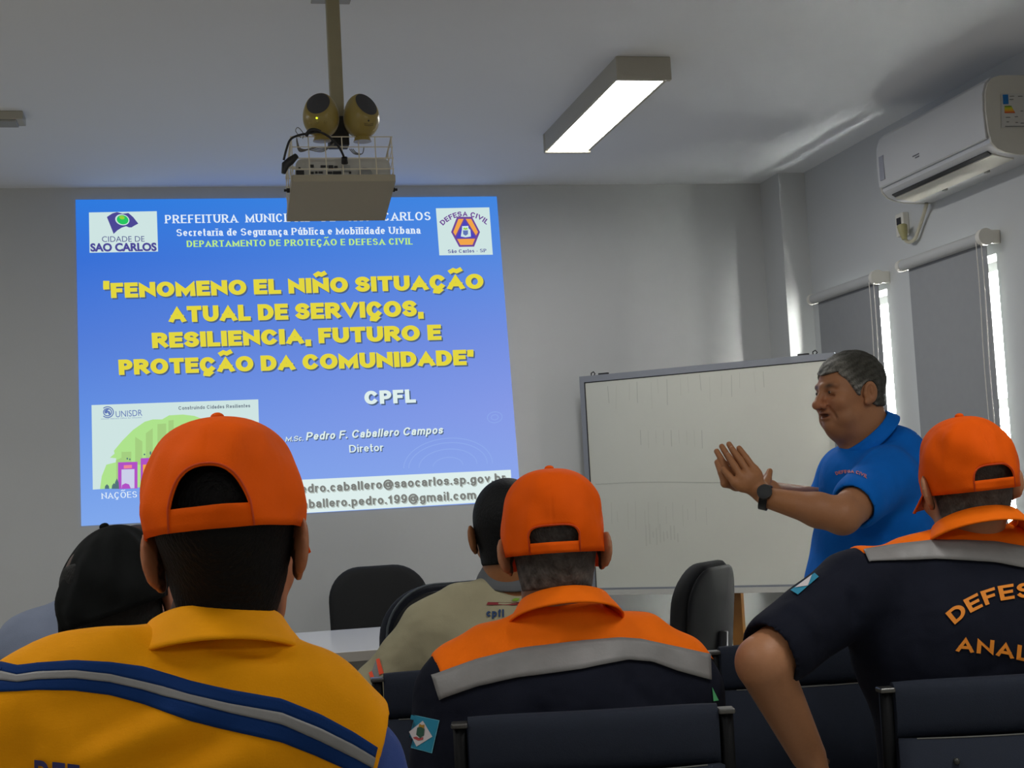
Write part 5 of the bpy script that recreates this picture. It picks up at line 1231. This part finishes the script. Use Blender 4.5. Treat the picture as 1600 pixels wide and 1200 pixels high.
def man_right():
    Y = 2.6
    fr = Fr(U(1514, 760, Y), 6, 4, -3.5, (1.02, 1.0, 0.98))
    neckb = U(1520, 845, Y); hip = np.array([1.47, 2.62, 0.56]); fwd = np.array([0.20, 1, 0])
    chl = [(1480, 868, 0.055), (1420, 893, 0.055), (1372, 908, 0.052), (1350, 925, 0.055)]; chr_ = [(1570, 866, 0.055), (1620, 888, 0.055), (1680, 905, 0.055), (1716, 925, 0.055)]
    aL = U(1330, 925, Y); eL = U(1190, 1032, Y-0.10); wL = U(1262, 1178, Y+0.02); aR = U(1712, 915, Y); eR = U(1750, 1150, Y-0.05); wR = np.array([1.70, 2.92, 0.60])
    bt = [(1349, 862), (1352, 861), (1409, 852), (1460, 846), (1508, 846), (1555, 848), (1599, 855), (1650, 866), (1700, 880)]
    bb = [(1357, 880), (1359, 879), (1409, 877), (1460, 875), (1515, 877), (1555, 880), (1599, 889), (1650, 902), (1705, 918)]
    pl = U(1333, 840, Y); ql = U(1359, 880, Y-0.06); nl = np.cross(ql-pl, (0, 1, 0)); nl *= -np.sign(nl[0])
    folds = [fold(U(1330, 1110, 2.45), U(1420, 1040, 2.45), 0.016, 0.0096), fold(U(1335, 1090, 2.45), U(1440, 1010, 2.45), 0.014, -0.0080), fold(U(1315, 1165, 2.47), U(1390, 1110, 2.45), 0.014, 0.0080), fold(U(1335, 900, 2.5), U(1345, 980, 2.5), 0.014, -0.0128), fold(U(1500, 1070, 2.44), U(1580, 1040, 2.44), 0.014, -0.0080), fold(U(1240, 940, 2.5), U(1290, 1000, 2.45), 0.012, 0.0064)]
    d = wL-eL
    root, o, bv = uniform_man('man at the right edge in an orange cap, lettering on his navy shirt, arm bent', fr, Y, neckb, chl, chr_, (aL, eL, wL), (aR, eR, wR), hip, fwd, U(1520, 1000, Y), 0.245, 0.135,
        [(1300, 873)]+bt+[(1740, 890)], bt, bb, [(pl, nl), (U(1735, 880, Y), (1, 0, 0))], srgb(168, 118, 84), srgb(58, 54, 50),
        dict(rx=0.0875, ry=0.118, z0=-0.010, z1=0.138, arch=(0.44, 0.046, 3.6), cy=-0.008, p=3.0, q=2.3, strap=0.02, seed=9, tilt=0.05, brimpitch=0.45), (U(1524, 815, Y-0.014), (0.04, 0.42, 1), 0.078, 0.108, 0.040),
        folds=folds, sleeveL=0.80, sleeveR=0.85, belly=0.215, arm_r=(0.056, 0.0435, 0.033), handL=((0.55, 0.35, -0.75), (0.7, 0.2, 0.4), (0.2, 0.9, 0.1)), lo=(-0.085, -0.045))
    ft = mat('orange_lettering', srgb(232, 138, 30), 0.7)
    def arc(u, v):
        a = -0.72+u*0.182; R_ = 166+v*23; return (1601+R_*math.sin(a), 1101-R_*math.cos(a))
    letters('back_lettering', bv, 'DEFESA', arc, ft, o, 0.05, 0.003, 2.45)
    def arc2(u, v):
        x = u*29.5; return (1493+x+v*2, 1018+0.045*x+0.0009*x*x-v*23)
    letters('back_lettering', bv, 'ANAL\u00c2', arc2, ft, o, 0.05, 0.003, 2.45)
    quad_px('sleeve_patch', bv, [(1236, 924), (1274, 897), (1280, 903), (1247, 931)], M_teal, o, 0.003, 8); poly_px('sleeve_patch_diamond', bv, [(1243, 921), (1270, 901), (1263, 918)], M_pw, o, 0.0045)
man_right()
# ---- man in the beige shirt, third row
def man_beige():
    Y = 3.4
    root = empty('person', (0.68, 3.40, 0), 'bare-headed man in a beige shirt, half hidden by the man at the centre', 'person')
    fr = Fr(U(794, 838, Y), 4, 4, 0, (1.0, 1.0, 1.0)); fwd = np.array([0.1, 1, 0]); neckb = U(795, 912, Y); hip = np.array([0.67, 3.38, 0.56])
    shL = U(668, 985, Y); shR = U(915, 970, Y); elL = U(590, 1078, Y+0.02); wrL = U(612, 1120, Y+0.26); elR = shR+np.array([0.05, 0.06, -0.28]); wrR = np.array([0.86, 3.75, 0.62])
    S = Sdf(); add_head(S, fr, 1.0, fine=False); nk = Cap(fr.p(0, -0.022, -0.03), neckb, 0.056, 0.060); S.add(nk, 0.025)
    bc = U(790, 1040, Y)
    S.add(Cap(bc, hip+[0, 0, 0.06], 0.16, 0.14, (0, 1, 0), 0.66), 0.05); S.add(Cap(shL, shR, 0.045, 0.045), 0.04)
    for a, e, w, s_ in ((shL, elL, wrL, 1), (shR, elR, wrR, -1)):
        S.add(Cap(a, e, 0.044, 0.037), 0.03); S.add(Cap(e, w, 0.038, 0.026), 0.015); hand(S, w, w-e, (0, 0, -1), (s_, 0.2, 0))
    J = lower_body(S, hip, fwd, 0.25, 0.67)
    V, F = S.mesh(0.005); mesh_obj('body', V, F, skin_mat('skin_brown'), root, True, cols=skin_cols(V, fr, srgb(156, 104, 66), srgb(24, 24, 24), (-0.085, -0.05)))
    hair_obj(fr, 'hair', srgb(24, 25, 26), lambda L: np.maximum(np.maximum(L[:, 1]-0.012-0.75*np.maximum(0, L[:, 2]-0.01), -0.066-L[:, 2]), -0.5), root, 0.004, 0.005, nk)
    legwear(root, J, hip, M_trb, M_shoe, thigh=0.08)
    T = Sdf()
    for ch in ([(770, 935, 0.05), (715, 950, 0.05), (672, 985, 0.056)], [(830, 935, 0.05), (880, 945, 0.05), (915, 975, 0.056)]):
        for (x0, y0, r0), (x1, y1, r1) in zip(ch, ch[1:]): T.add(Cap(U(x0, y0, Y), U(x1, y1, Y), r0, r1), 0.03)
    T.add(Ell(bc, (0.22, 0.125, 0.17)), 0.05); T.add(Cap(bc-[0, 0, 0.05], hip+[0, 0, 0.03], 0.17, 0.16, (0, 1, 0), 0.68), 0.06)
    for a, e, w in ((shL, elL, wrL), (shR, elR, wrR)): T.add(Cap(a, e, 0.064, 0.058), 0.04); T.add(Cap(e, e+(w-e)*0.8, 0.056, 0.044), 0.02)
    T.cut(Half(hip+[0, 0, -0.04], (0, 0, -1))); T.sub(Cap(neckb+[0, 0, 0.08], neckb-[0, -0.02, 0.0], 0.052, 0.046), 0.01)
    fo = [fold(U(655, 960, 3.3), U(625, 1040, 3.3), 0.012, -0.006), fold(U(668, 985, 3.28), U(648, 1040, 3.28), 0.012, -0.008), fold(U(660, 1040, 3.28), U(715, 1020, 3.28), 0.014, 0.008), fold(U(690, 950, 3.28), U(750, 930, 3.28), 0.016, 0.004)]
    V, F = cloth_mesh(T, 0.006, fo, 0.0012); o = mesh_obj('shirt', V, F, M_bei, root, True); bv = bvh_of(V, F)
    collar(root, U(797, 888, Y), fwd, (0, -0.3, 1), 0.060, 0.078, 0.03, mat('grey_collar', srgb(96, 100, 104), 0.85), 2.2)
    poly_px('logo_bar', bv, [(762, 941.5), (800, 942.5), (838, 940), (836, 944), (800, 946.3), (760, 945.8)], mat('logo_red', srgb(140, 44, 52), 0.8), o, 0.003, 3.3)
    poly_px('logo_leaf', bv, [(800, 938), (804, 935.5), (812, 936), (808, 940), (800, 940)], mat('logo_green', srgb(120, 160, 50), 0.8), o, 0.003, 3.3)
    letters('logo_lettering', bv, 'cpfl', lambda u, v: (760+u*12.5, 964.5+u*0.2-v*12), mat('logo_blue', srgb(34, 62, 104), 0.8), o, 0.03, 0.003, 3.3)
    m_or = mat('fluorescent_stripe', srgb(250, 84, 44), 0.7)
    quad_px('sleeve_stripe', bv, [(589, 1031), (594, 1029), (600, 1052), (593, 1055)], m_or, o, 0.003, 6, 3.35); quad_px('sleeve_stripe', bv, [(577, 1052), (582, 1049), (594, 1083), (590, 1090)], m_or, o, 0.003, 6, 3.35)
    quad_px('reflective_stripe', bv, [(582, 1049), (589, 1031), (593, 1055), (594, 1083)], M_refl, o, 0.0025, 6, 3.35)
man_beige()

# ---- man in the black cap, left, head tilted
def man_black_cap():
    Y = 2.65
    root = empty('person', (-0.24, 2.66, 0), 'man in a black cap, head tilted, beyond the shoulder of the man in yellow', 'person')
    fr = Fr(U(186, 956, Y), 8, 2, -16, (1.0, 1.0, 1.0)); fwd = np.array([-0.05, 1, 0]); neckb = U(190, 1050, Y); hip = np.array([-0.24, 2.64, 0.56])
    shL = U(40, 1125, Y); shR = U(345, 1110, Y); elL = shL+np.array([-0.05, 0.08, -0.26]); elR = shR+np.array([0.05, 0.08, -0.26]); wrL = np.array([-0.40, 2.95, 0.6]); wrR = np.array([-0.08, 2.95, 0.6])
    S = Sdf(); add_head(S, fr, 1.0, fine=False); nk = Cap(fr.p(0, -0.022, -0.03), neckb, 0.058, 0.062); S.add(nk, 0.025); bc = U(190, 1200, Y)
    S.add(Cap(bc, hip+[0, 0, 0.06], 0.16, 0.14, (0, 1, 0), 0.66), 0.05); S.add(Cap(shL, shR, 0.045, 0.045), 0.04)
    for a, e, w, s_ in ((shL, elL, wrL, 1), (shR, elR, wrR, -1)):
        S.add(Cap(a, e, 0.046, 0.038), 0.03); S.add(Cap(e, w, 0.04, 0.027), 0.015); hand(S, w, w-e, (0, 0, -1), (s_, 0.2, 0))
    J = lower_body(S, hip, fwd)
    V, F = S.mesh(0.0055); mesh_obj('body', V, F, skin_mat('skin_tan'), root, True, cols=skin_cols(V, fr, srgb(170, 116, 92), srgb(30, 29, 28), (-0.115, -0.085)))
    hair_obj(fr, 'hair', srgb(26, 26, 25), lambda L: np.maximum(np.maximum(L[:, 1]-0.008, -0.105-L[:, 2]), L[:, 2]-0.1), root, 0.004, 0.004, nk)
    cap_parts(fr, root, M_blk, rx=0.101, ry=0.118, z0=0.000, z1=0.146, arch=None, cy=-0.012, p=2.3, q=2.0, wr=0.003, seed=11, lean=0.022, tilt=0.05)
    legwear(root, J, hip, M_trn, M_shoe)
    T = Sdf().add(Cap(neckb-[0, 0, 0.035], shL, 0.052, 0.06), 0).add(Cap(neckb-[0, 0, 0.035], shR, 0.052, 0.06), 0.03).add(Ell(bc, (0.21, 0.12, 0.16)), 0.05).add(Cap(bc-[0, 0, 0.05], hip+[0, 0, 0.03], 0.17, 0.16, (0, 1, 0), 0.68), 0.06)
    for a, e in ((shL, elL), (shR, elR)): T.add(Cap(a, a+(e-a)*0.8, 0.064, 0.06), 0.04)
    T.cut(Half(hip+[0, 0, -0.04], (0, 0, -1))).sub(Cap(neckb+[0, 0, 0.06], neckb, 0.054, 0.05), 0.01)
    V, F = cloth_mesh(T, 0.007, (), 0.0015); mesh_obj('shirt', V, F, M_navy, root, True)
man_black_cap()

# ---- man in the grey-blue shirt, beyond the black cap, leaning forward
def man_grey():
    Y = 3.45
    root = empty('person', (-0.35, 3.45, 0), 'man in a grey-blue shirt leaning forward beyond the black cap', 'person')
    fr = Fr(U(214, 908, 3.62), 5, 24, 6, (1.0, 1.0, 1.0)); fwd = np.array([0.1, 1, 0]); neckb = U(172, 965, Y+0.05); hip = np.array([-0.36, 3.42, 0.56])
    shL = U(45, 1012, Y); shR = U(275, 1005, Y+0.04); elL = shL+np.array([-0.03, 0.16, -0.24]); elR = shR+np.array([0.03, 0.16, -0.24]); wrL = np.array([-0.45, 3.82, 0.6]); wrR = np.array([-0.22, 3.84, 0.6])
    S = Sdf(); add_head(S, fr, 1.0, fine=False); nk = Cap(fr.p(0, -0.022, -0.03), neckb, 0.056, 0.060); S.add(nk, 0.025); bc = U(150, 1080, Y-0.02)
    S.add(Cap(bc, hip+[0, 0, 0.06], 0.16, 0.14, (0, 1, 0), 0.66), 0.05); S.add(Cap(shL, shR, 0.045, 0.045), 0.04)
    for a, e, w, s_ in ((shL, elL, wrL, 1), (shR, elR, wrR, -1)):
        S.add(Cap(a, e, 0.046, 0.038), 0.03); S.add(Cap(e, w, 0.04, 0.027), 0.015); hand(S, w, w-e, (0, 0, -1), (s_, 0.2, 0))
    J = lower_body(S, hip, fwd)
    V, F = S.mesh(0.006); mesh_obj('body', V, F, skin_mat('skin_brown'), root, True, cols=skin_cols(V, fr, srgb(112, 84, 66), srgb(50, 42, 38), (-0.08, 0.02)))
    legwear(root, J, hip, M_trn, M_shoe)
    T = Sdf()
    for ch in ([(160, 968, 0.05), (100, 978, 0.055), (50, 1010, 0.066)], [(200, 965, 0.05), (240, 975, 0.052), (275, 1003, 0.06)]):
        for (x0, y0, r0), (x1, y1, r1) in zip(ch, ch[1:]): T.add(Cap(U(x0, y0, Y), U(x1, y1, Y), r0, r1), 0.03)
    T.add(Ell(bc, (0.21, 0.135, 0.16)), 0.05).add(Cap(bc-[0, 0, 0.05], hip+[0, 0, 0.03], 0.17, 0.16, (0, 1, 0), 0.68), 0.06)
    for a, e in ((shL, elL), (shR, elR)): T.add(Cap(a, a+(e-a)*0.85, 0.068, 0.064), 0.04)
    T.cut(Half(hip+[0, 0, -0.04], (0, 0, -1))).sub(Cap(neckb+[0, 0.02, 0.06], neckb, 0.054, 0.05), 0.01)
    fo = [fold(U(35, 1030, 3.32), U(80, 965, 3.36), 0.010, -0.008), fold(U(20, 1010, 3.32), U(55, 960, 3.36), 0.010, 0.006), fold(U(70, 1010, 3.32), U(95, 970, 3.36), 0.008, 0.006)]
    V, F = cloth_mesh(T, 0.006, fo, 0.0012); mesh_obj('shirt', V, F, M_gryb, root, True)
man_grey()

# ---- the speaker in the blue polo shirt
def presenter():
    root = empty('person', (1.98, 4.03, 0), 'grey-haired man standing in a blue polo shirt with his palms together', 'person')
    ear = U(1354, 612, 3.93); fr = Fr(ear+np.array([-0.014, 0.081, 0.0]), -100, 3, 0, (1.03, 1.0, 0.93))
    fwd = np.array([-1, 0.03, 0.0])
    neckb = U(1366, 708, 4.02); 
    shN = U(1386, 745, 3.86); shF = U(1322, 738, 4.26); elN = U(1316, 806, 3.70); wrN = U(1199, 778, 3.80)
    elF = U(1296, 786, 4.30); wrF = U(1208, 768, 3.93); hip = U(1365, 1010, 4.05)
    S = Sdf(); add_head(S, fr, 0.7, 0.0065, 0.026)
    S.add(fr.E((0, 0.016, -0.115), (0.052, 0.05, 0.035)), 0.03)
    nk = Cap(fr.p(0, -0.025, -0.04), neckb, 0.066, 0.072); S.add(nk, 0.03)
    S.add(Cap(fr.p(0, 0.005, -0.10), neckb+fwd*0.03-[0, 0, 0.03], 0.052, 0.05), 0.03)
    tc = U(1366, 800, 4.04)
    S.add(Ell(tc, (0.13, 0.18, 0.20)), 0.05); S.add(Cap(tc-[0, 0, 0.12], hip, 0.145, 0.13), 0.06); S.add(Cap(shN, shF, 0.05, 0.05), 0.05)
    # near arm
    S.add(Cap(shN, elN, 0.060, 0.049), 0.03); m_ = elN+(wrN-elN)*0.32; S.add(Cap(elN, m_, 0.047, 0.045), 0.02); S.add(Cap(m_, wrN, 0.045, 0.028), 0.02)
    S.add(Cap(shF, elF, 0.058, 0.046), 0.03); S.add(Cap(elF, wrF, 0.044, 0.027), 0.02)
    # hands: palms together, fingers up and to the left
    z3 = lambda a, b, Y: U(1100+a/8.57, 680+b/8.57, Y)
    YN = 3.815
    def px_hand(W, knuck, mid, tips, thumb, nrm, ysh):
        for k in range(4):
            S.add(Cap(W, knuck[k], 0.018, 0.0125, nrm, 0.75), 0.014)
        for k in range(3): S.add(Cap(knuck[k]*0.75+W*0.25, knuck[k+1]*0.75+W*0.25, 0.015, 0.015, nrm, 0.7), 0.014)
        for k in range(4):
            S.add(Cap(knuck[k], mid[k], 0.0106, 0.0097), 0.004); S.add(Cap(mid[k], tips[k], 0.0097, 0.0080), 0.002)
        S.add(Cap(thumb[0], thumb[1], 0.017, 0.0118), 0.014); S.add(Cap(thumb[1], thumb[2], 0.0115, 0.0085), 0.003)
    W = z3(770, 770, YN)
    kn = [z3(672, 455, YN+0.010), z3(590, 505, YN+0.002), z3(500, 560, YN), z3(415, 640, YN+0.004)]
    md = [z3(560, 300, YN+0.022), z3(480, 325, YN+0.014), z3(405, 405, YN+0.012), z3(335, 545, YN+0.014)]
    tp_ = [z3(470, 175, YN+0.036), z3(375, 180, YN+0.030), z3(325, 270, YN+0.028), z3(262, 458, YN+0.026)]
    px_hand(W, kn, md, tp_, [z3(790, 700, YN+0.02), z3(850, 590, YN+0.045), z3(880, 480, YN+0.06)], (0.35, 0.93, 0), 0)
    YF_ = YN+0.046
    off = lambda P, dx, dy: [p_+U(800+dx, 600+dy, YF_)-U(800, 600, YF_)+np.array([0, 0.040, 0]) for p_ in P]
    W2 = wrF
    kn2 = off(kn, -8, 0); tp2 = [z3(335, 120, YF_+0.036), z3(238, 150, YF_+0.032), z3(170, 215, YF_+0.028), z3(175, 362, YF_+0.024)]
    md2 = [(a+b)/2+np.array([0, -0.002, 0]) for a, b in zip(kn2, tp2)]
    px_hand(wrF+np.array([-0.012, 0, 0.008]), kn2, md2, tp2, [z3(770, 690, YF_+0.03), z3(830, 590, YF_+0.03), z3(870, 500, YF_+0.03)], (0.35, 0.93, 0), 0)
    # bare legs inside the trousers
    hz = 0.88; J = []
    for s_ in (-1, 1):
        h_ = np.array([hip[0], hip[1]+s_*0.10, hz]); k_ = np.array([hip[0]-0.02, hip[1]+s_*0.11, 0.48]); a_ = np.array([hip[0]+0.02, hip[1]+s_*0.12, 0.09]); t_ = a_+np.array([-0.15, 0, -0.055])
        S.add(Cap(h_, k_, 0.085, 0.058), 0.04); S.add(Cap(k_, a_, 0.056, 0.038), 0.02); S.add(Cap(a_-[0, 0, 0.04], t_, 0.034, 0.026), 0.02); J.append((h_, k_, a_, t_))
    V, F = S.mesh(0.0025); V = S.project(V, np.linalg.norm(V-fr.o, axis=1) < 0.16)
    C = skin_cols(V, fr, srgb(168, 116, 80), None, stubble=0.3)
    L = fr.loc(V); near = (np.abs(L[:, 0]) < 0.1) & (L[:, 1] > 0.03) & (np.abs(L[:, 2]) < 0.12)
    for s_ in (-1, 1):
        w = np.exp(-((L[:, 0]-s_*0.031)/0.017)**2-((L[:, 2]-0.0315+0.1*np.abs(L[:, 0]-s_*0.03))/0.0075)**2)*near; C = C*(1-0.85*w[:, None])
        w = np.exp(-((L[:, 0]-s_*0.031)/0.019)**2-((L[:, 2]-0.009)/0.012)**2)*near; C = C*(1-0.32*w[:, None])  # eye socket shade put into the skin colour
    w = np.exp(-((L[:, 0])/0.018)**2-((L[:, 2]+0.0605)/0.0045)**2)*(L[:, 1] > 0.075); C = C*(1-0.7*w[:, None])
    hd = (V[:, 0] < wrN[0]+0.05) & (V[:, 2] > 1.0); C[hd] = C[hd]*np.array([1.02, 1.0, 0.92])
    body = mesh_obj('body', V, F, skin_mat('skin_presenter'), root, True, cols=C)
    m_eye = mat('eye_white', srgb(206, 200, 190), 0.25); m_ir = mat('iris', srgb(52, 46, 40), 0.2)
    for s_ in (-1, 1):
        b = MB().bm(_sph((0, 0, 0), 0.0122)); b.v = [tuple(fr.p(s_*0.031+v[0], 0.0797+v[1], 0.0105+v[2]*0.66)) for v in b.v]; e = b.build('eye', m_eye, root, True)
        b = MB().bm(_sph((0, 0, 0), 0.0056)); b.v = [tuple(fr.p(s_*0.031+0.003+v[0], 0.0893+v[1]*0.7, 0.0105+v[2])) for v in b.v]; b.build('iris', m_ir, e, True)
    # hair: swept back, grey at the sides
    def region(L):
        ay = L[:, 1]
        line = np.interp(ay, [-0.2, -0.040, -0.016, 0.008, 0.018, 0.026, 0.038, 0.053, 0.070, 0.08, 0.2], [-0.052, -0.048, -0.034, -0.012, -0.010, -0.006, 0.014, 0.046, 0.066, 0.066, 0.062])
        line = np.where((ay > 0.05) & (np.abs(L[:, 0]) < 0.05), 0.064+0.008*np.abs(L[:, 0])/0.05, line)
        earh = 0.027-np.sqrt((np.maximum(0, np.abs(ay+0.013)-0.002))**2+((L[:, 2]+0.004)*0.78)**2)
        return np.maximum(line-L[:, 2], np.where(np.abs(L[:, 0]) > 0.05, earh, -1))
    hair_obj(fr, 'hair', srgb(48, 47, 40), region, root, 0.0026, 0.009, nk, grey=lambda L: 0.07+0.42*sstep(0.05, 0.015, L[:, 2])*sstep(-0.06, 0.02, L[:, 1])+0.30*sstep(0.02, 0.07, L[:, 1]), noise=0.0013)
    # trousers and shoes
    legwear(root, J, np.array([hip[0], hip[1], hz]), M_trn, M_shoe, waist=0.125, grow=0.02, thigh=0.085, top=0.97)
    # polo shirt
    T = Sdf().add(Ell(tc+[0.005, 0, 0.0], (0.152, 0.215, 0.19)), 0).add(Cap(tc-[0.012, 0, 0.13], hip-[0.005, 0, 0.02], 0.172, 0.165, (1, 0, 0), 0.96), 0.08)
    T.add(Ell(tc+[-0.03, 0, -0.15], (0.15, 0.17, 0.14)), 0.06)
    T.add(Ell(U(1402, 735, 4.03), (0.10, 0.17, 0.10)), 0.06); T.add(Ell(U(1392, 702, 4.03), (0.075, 0.12, 0.075)), 0.04)
    T.add(Cap(neckb+[0.02, 0, -0.02], shN, 0.074, 0.066), 0.04).add(Cap(neckb+[0.02, 0, -0.02], shF, 0.074, 0.060), 0.04)
    qN = shN+(elN-shN)*0.62; qF = shF+(elF-shF)*0.75
    for a, q, e in ((shN, qN, elN), (shF, qF, elF)):
        d = (e-a)/np.linalg.norm(e-a); T.add(Cap(a, q, 0.080, 0.075), 0.05)
        T.sub(Cap(q+d*0.055, q+d*0.2, 0.060, 0.064), 0.003); T.cut(Func(lambda P, q=q, d=d: np.where(((P-q)**2).sum(1) < 0.15**2, (P-q)@d-0.052, -1.0)), 0.0) if False else None
        T.sub((lambda P, q=q, d=d: np.maximum(0.045-(P-q)@d, np.sqrt((((P-q)-np.outer((P-q)@d, d))**2).sum(1))-0.10), q+d*0.1, 0.16), 0.003) if a is shF else T.sub((lambda P, q=q, d=d: np.maximum(0.045-(P-q)@d, np.sqrt((((P-q)-np.outer((P-q)@d, d))**2).sum(1))-0.105), q+d*0.095, 0.13), 0.003)
    T.add(Ell([hip[0], hip[1], 0.92], (0.185, 0.205, 0.13)), 0.06); T.cut(Half((0, 0, 0.84), (0, 0, -1)))
    T.add(Ell(U(1328, 745, 4.04), (0.075, 0.13, 0.085)), 0.04); T.add(Cap(neckb+[-0.02, 0, -0.03], U(1330, 745, 4.04), 0.085, 0.08), 0.03); T.sub(Cap(fr.p(0, 0.0, -0.10), neckb+[-0.015, 0, 0.012], 0.062, 0.055), 0.006)
    Y_ = 3.8
    fo = [fold(U(1310, 742, 3.82), U(1380, 690, 3.85), 0.010, 0.006), fold(U(1318, 755, 3.82), U(1395, 705, 3.85), 0.009, -0.006), fold(U(1330, 770, 3.80), U(1405, 745, 3.85), 0.010, 0.005), fold(U(1345, 790, 3.82), U(1375, 745, 3.83), 0.010, -0.005), fold(U(1400, 780, 3.88), U(1375, 860, 3.85), 0.012, 0.005), fold(U(1390, 690, 3.9), U(1430, 720, 3.95), 0.012, 0.004), fold(U(1300, 850, 3.85), U(1350, 835, 3.84), 0.012, -0.005), fold(U(1300, 720, 3.95), U(1330, 690, 3.95), 0.008, 0.005)]
    V, F = cloth_mesh(T, 0.0045, fo, 0.0008); o = mesh_obj('polo_shirt', V, F, M_polo, root, True); bv = bvh_of(V, F)
    collar(root, U(1347, 674, 4.02), fwd, (-0.80, 0, 1), 0.090, 0.110, 0.034, M_polo, 2.95, dip=0.004)
    def arc(u, v): a = -0.42+u*0.098; R_ = 52+v*5.2; return (1329+R_*math.sin(a), 790-R_*math.cos(a)+0.10*(u*5))
    letters('sleeve_lettering', bv, 'DEFESA CIVIL', arc, mat('sleeve_lettering', srgb(214, 120, 100), 0.7), o, 0.03, 0.003, 3.75)
    b = MB(); pl = lay(bv, [(1306+4*t, 705+30*t) for t in np.linspace(0, 1, 3)], 0.002, 3.95)
    # watch on the near wrist
    wd_ = (wrN-elN)/np.linalg.norm(wrN-elN); wc = wrN+wd_*0.006
    wt = empty('wristwatch', tuple(wc), 'black wristwatch on the wrist of the man in the blue polo shirt', 'watch')
    e1 = np.cross(wd_, (0, -1, 0)); e1 /= np.linalg.norm(e1); e2 = np.cross(wd_, e1); G = []
    for a in np.linspace(0, 2*math.pi, 41):
        c_ = e1*math.cos(a)+e2*math.sin(a); G.append([wc+c_*(0.0335)+wd_*t for t in (-0.011, -0.0105, 0.0105, 0.011)])
    sb = MB().grid(np.array(G)).build('watch_strap', mat('watch_black', srgb(18, 20, 22), 0.45), wt, True); solidify(sb, 0.004, 0)
    nn = vec((-0.25, -0.92, 0.36)); nn -= wd_*(nn@wd_); nn /= np.linalg.norm(nn); f0 = wc+nn*0.033
    fix_normals(MB().cyl(f0, f0+nn*0.010, 0.0205, 32).build('watch_case', mat('watch_case', srgb(24, 26, 28), 0.35), wt), 40)
    fix_normals(MB().cyl(f0+nn*0.010, f0+nn*0.0112, 0.0165, 32).build('watch_face', mat('watch_face', srgb(54, 56, 58), 0.2), wt), 40)
presenter()
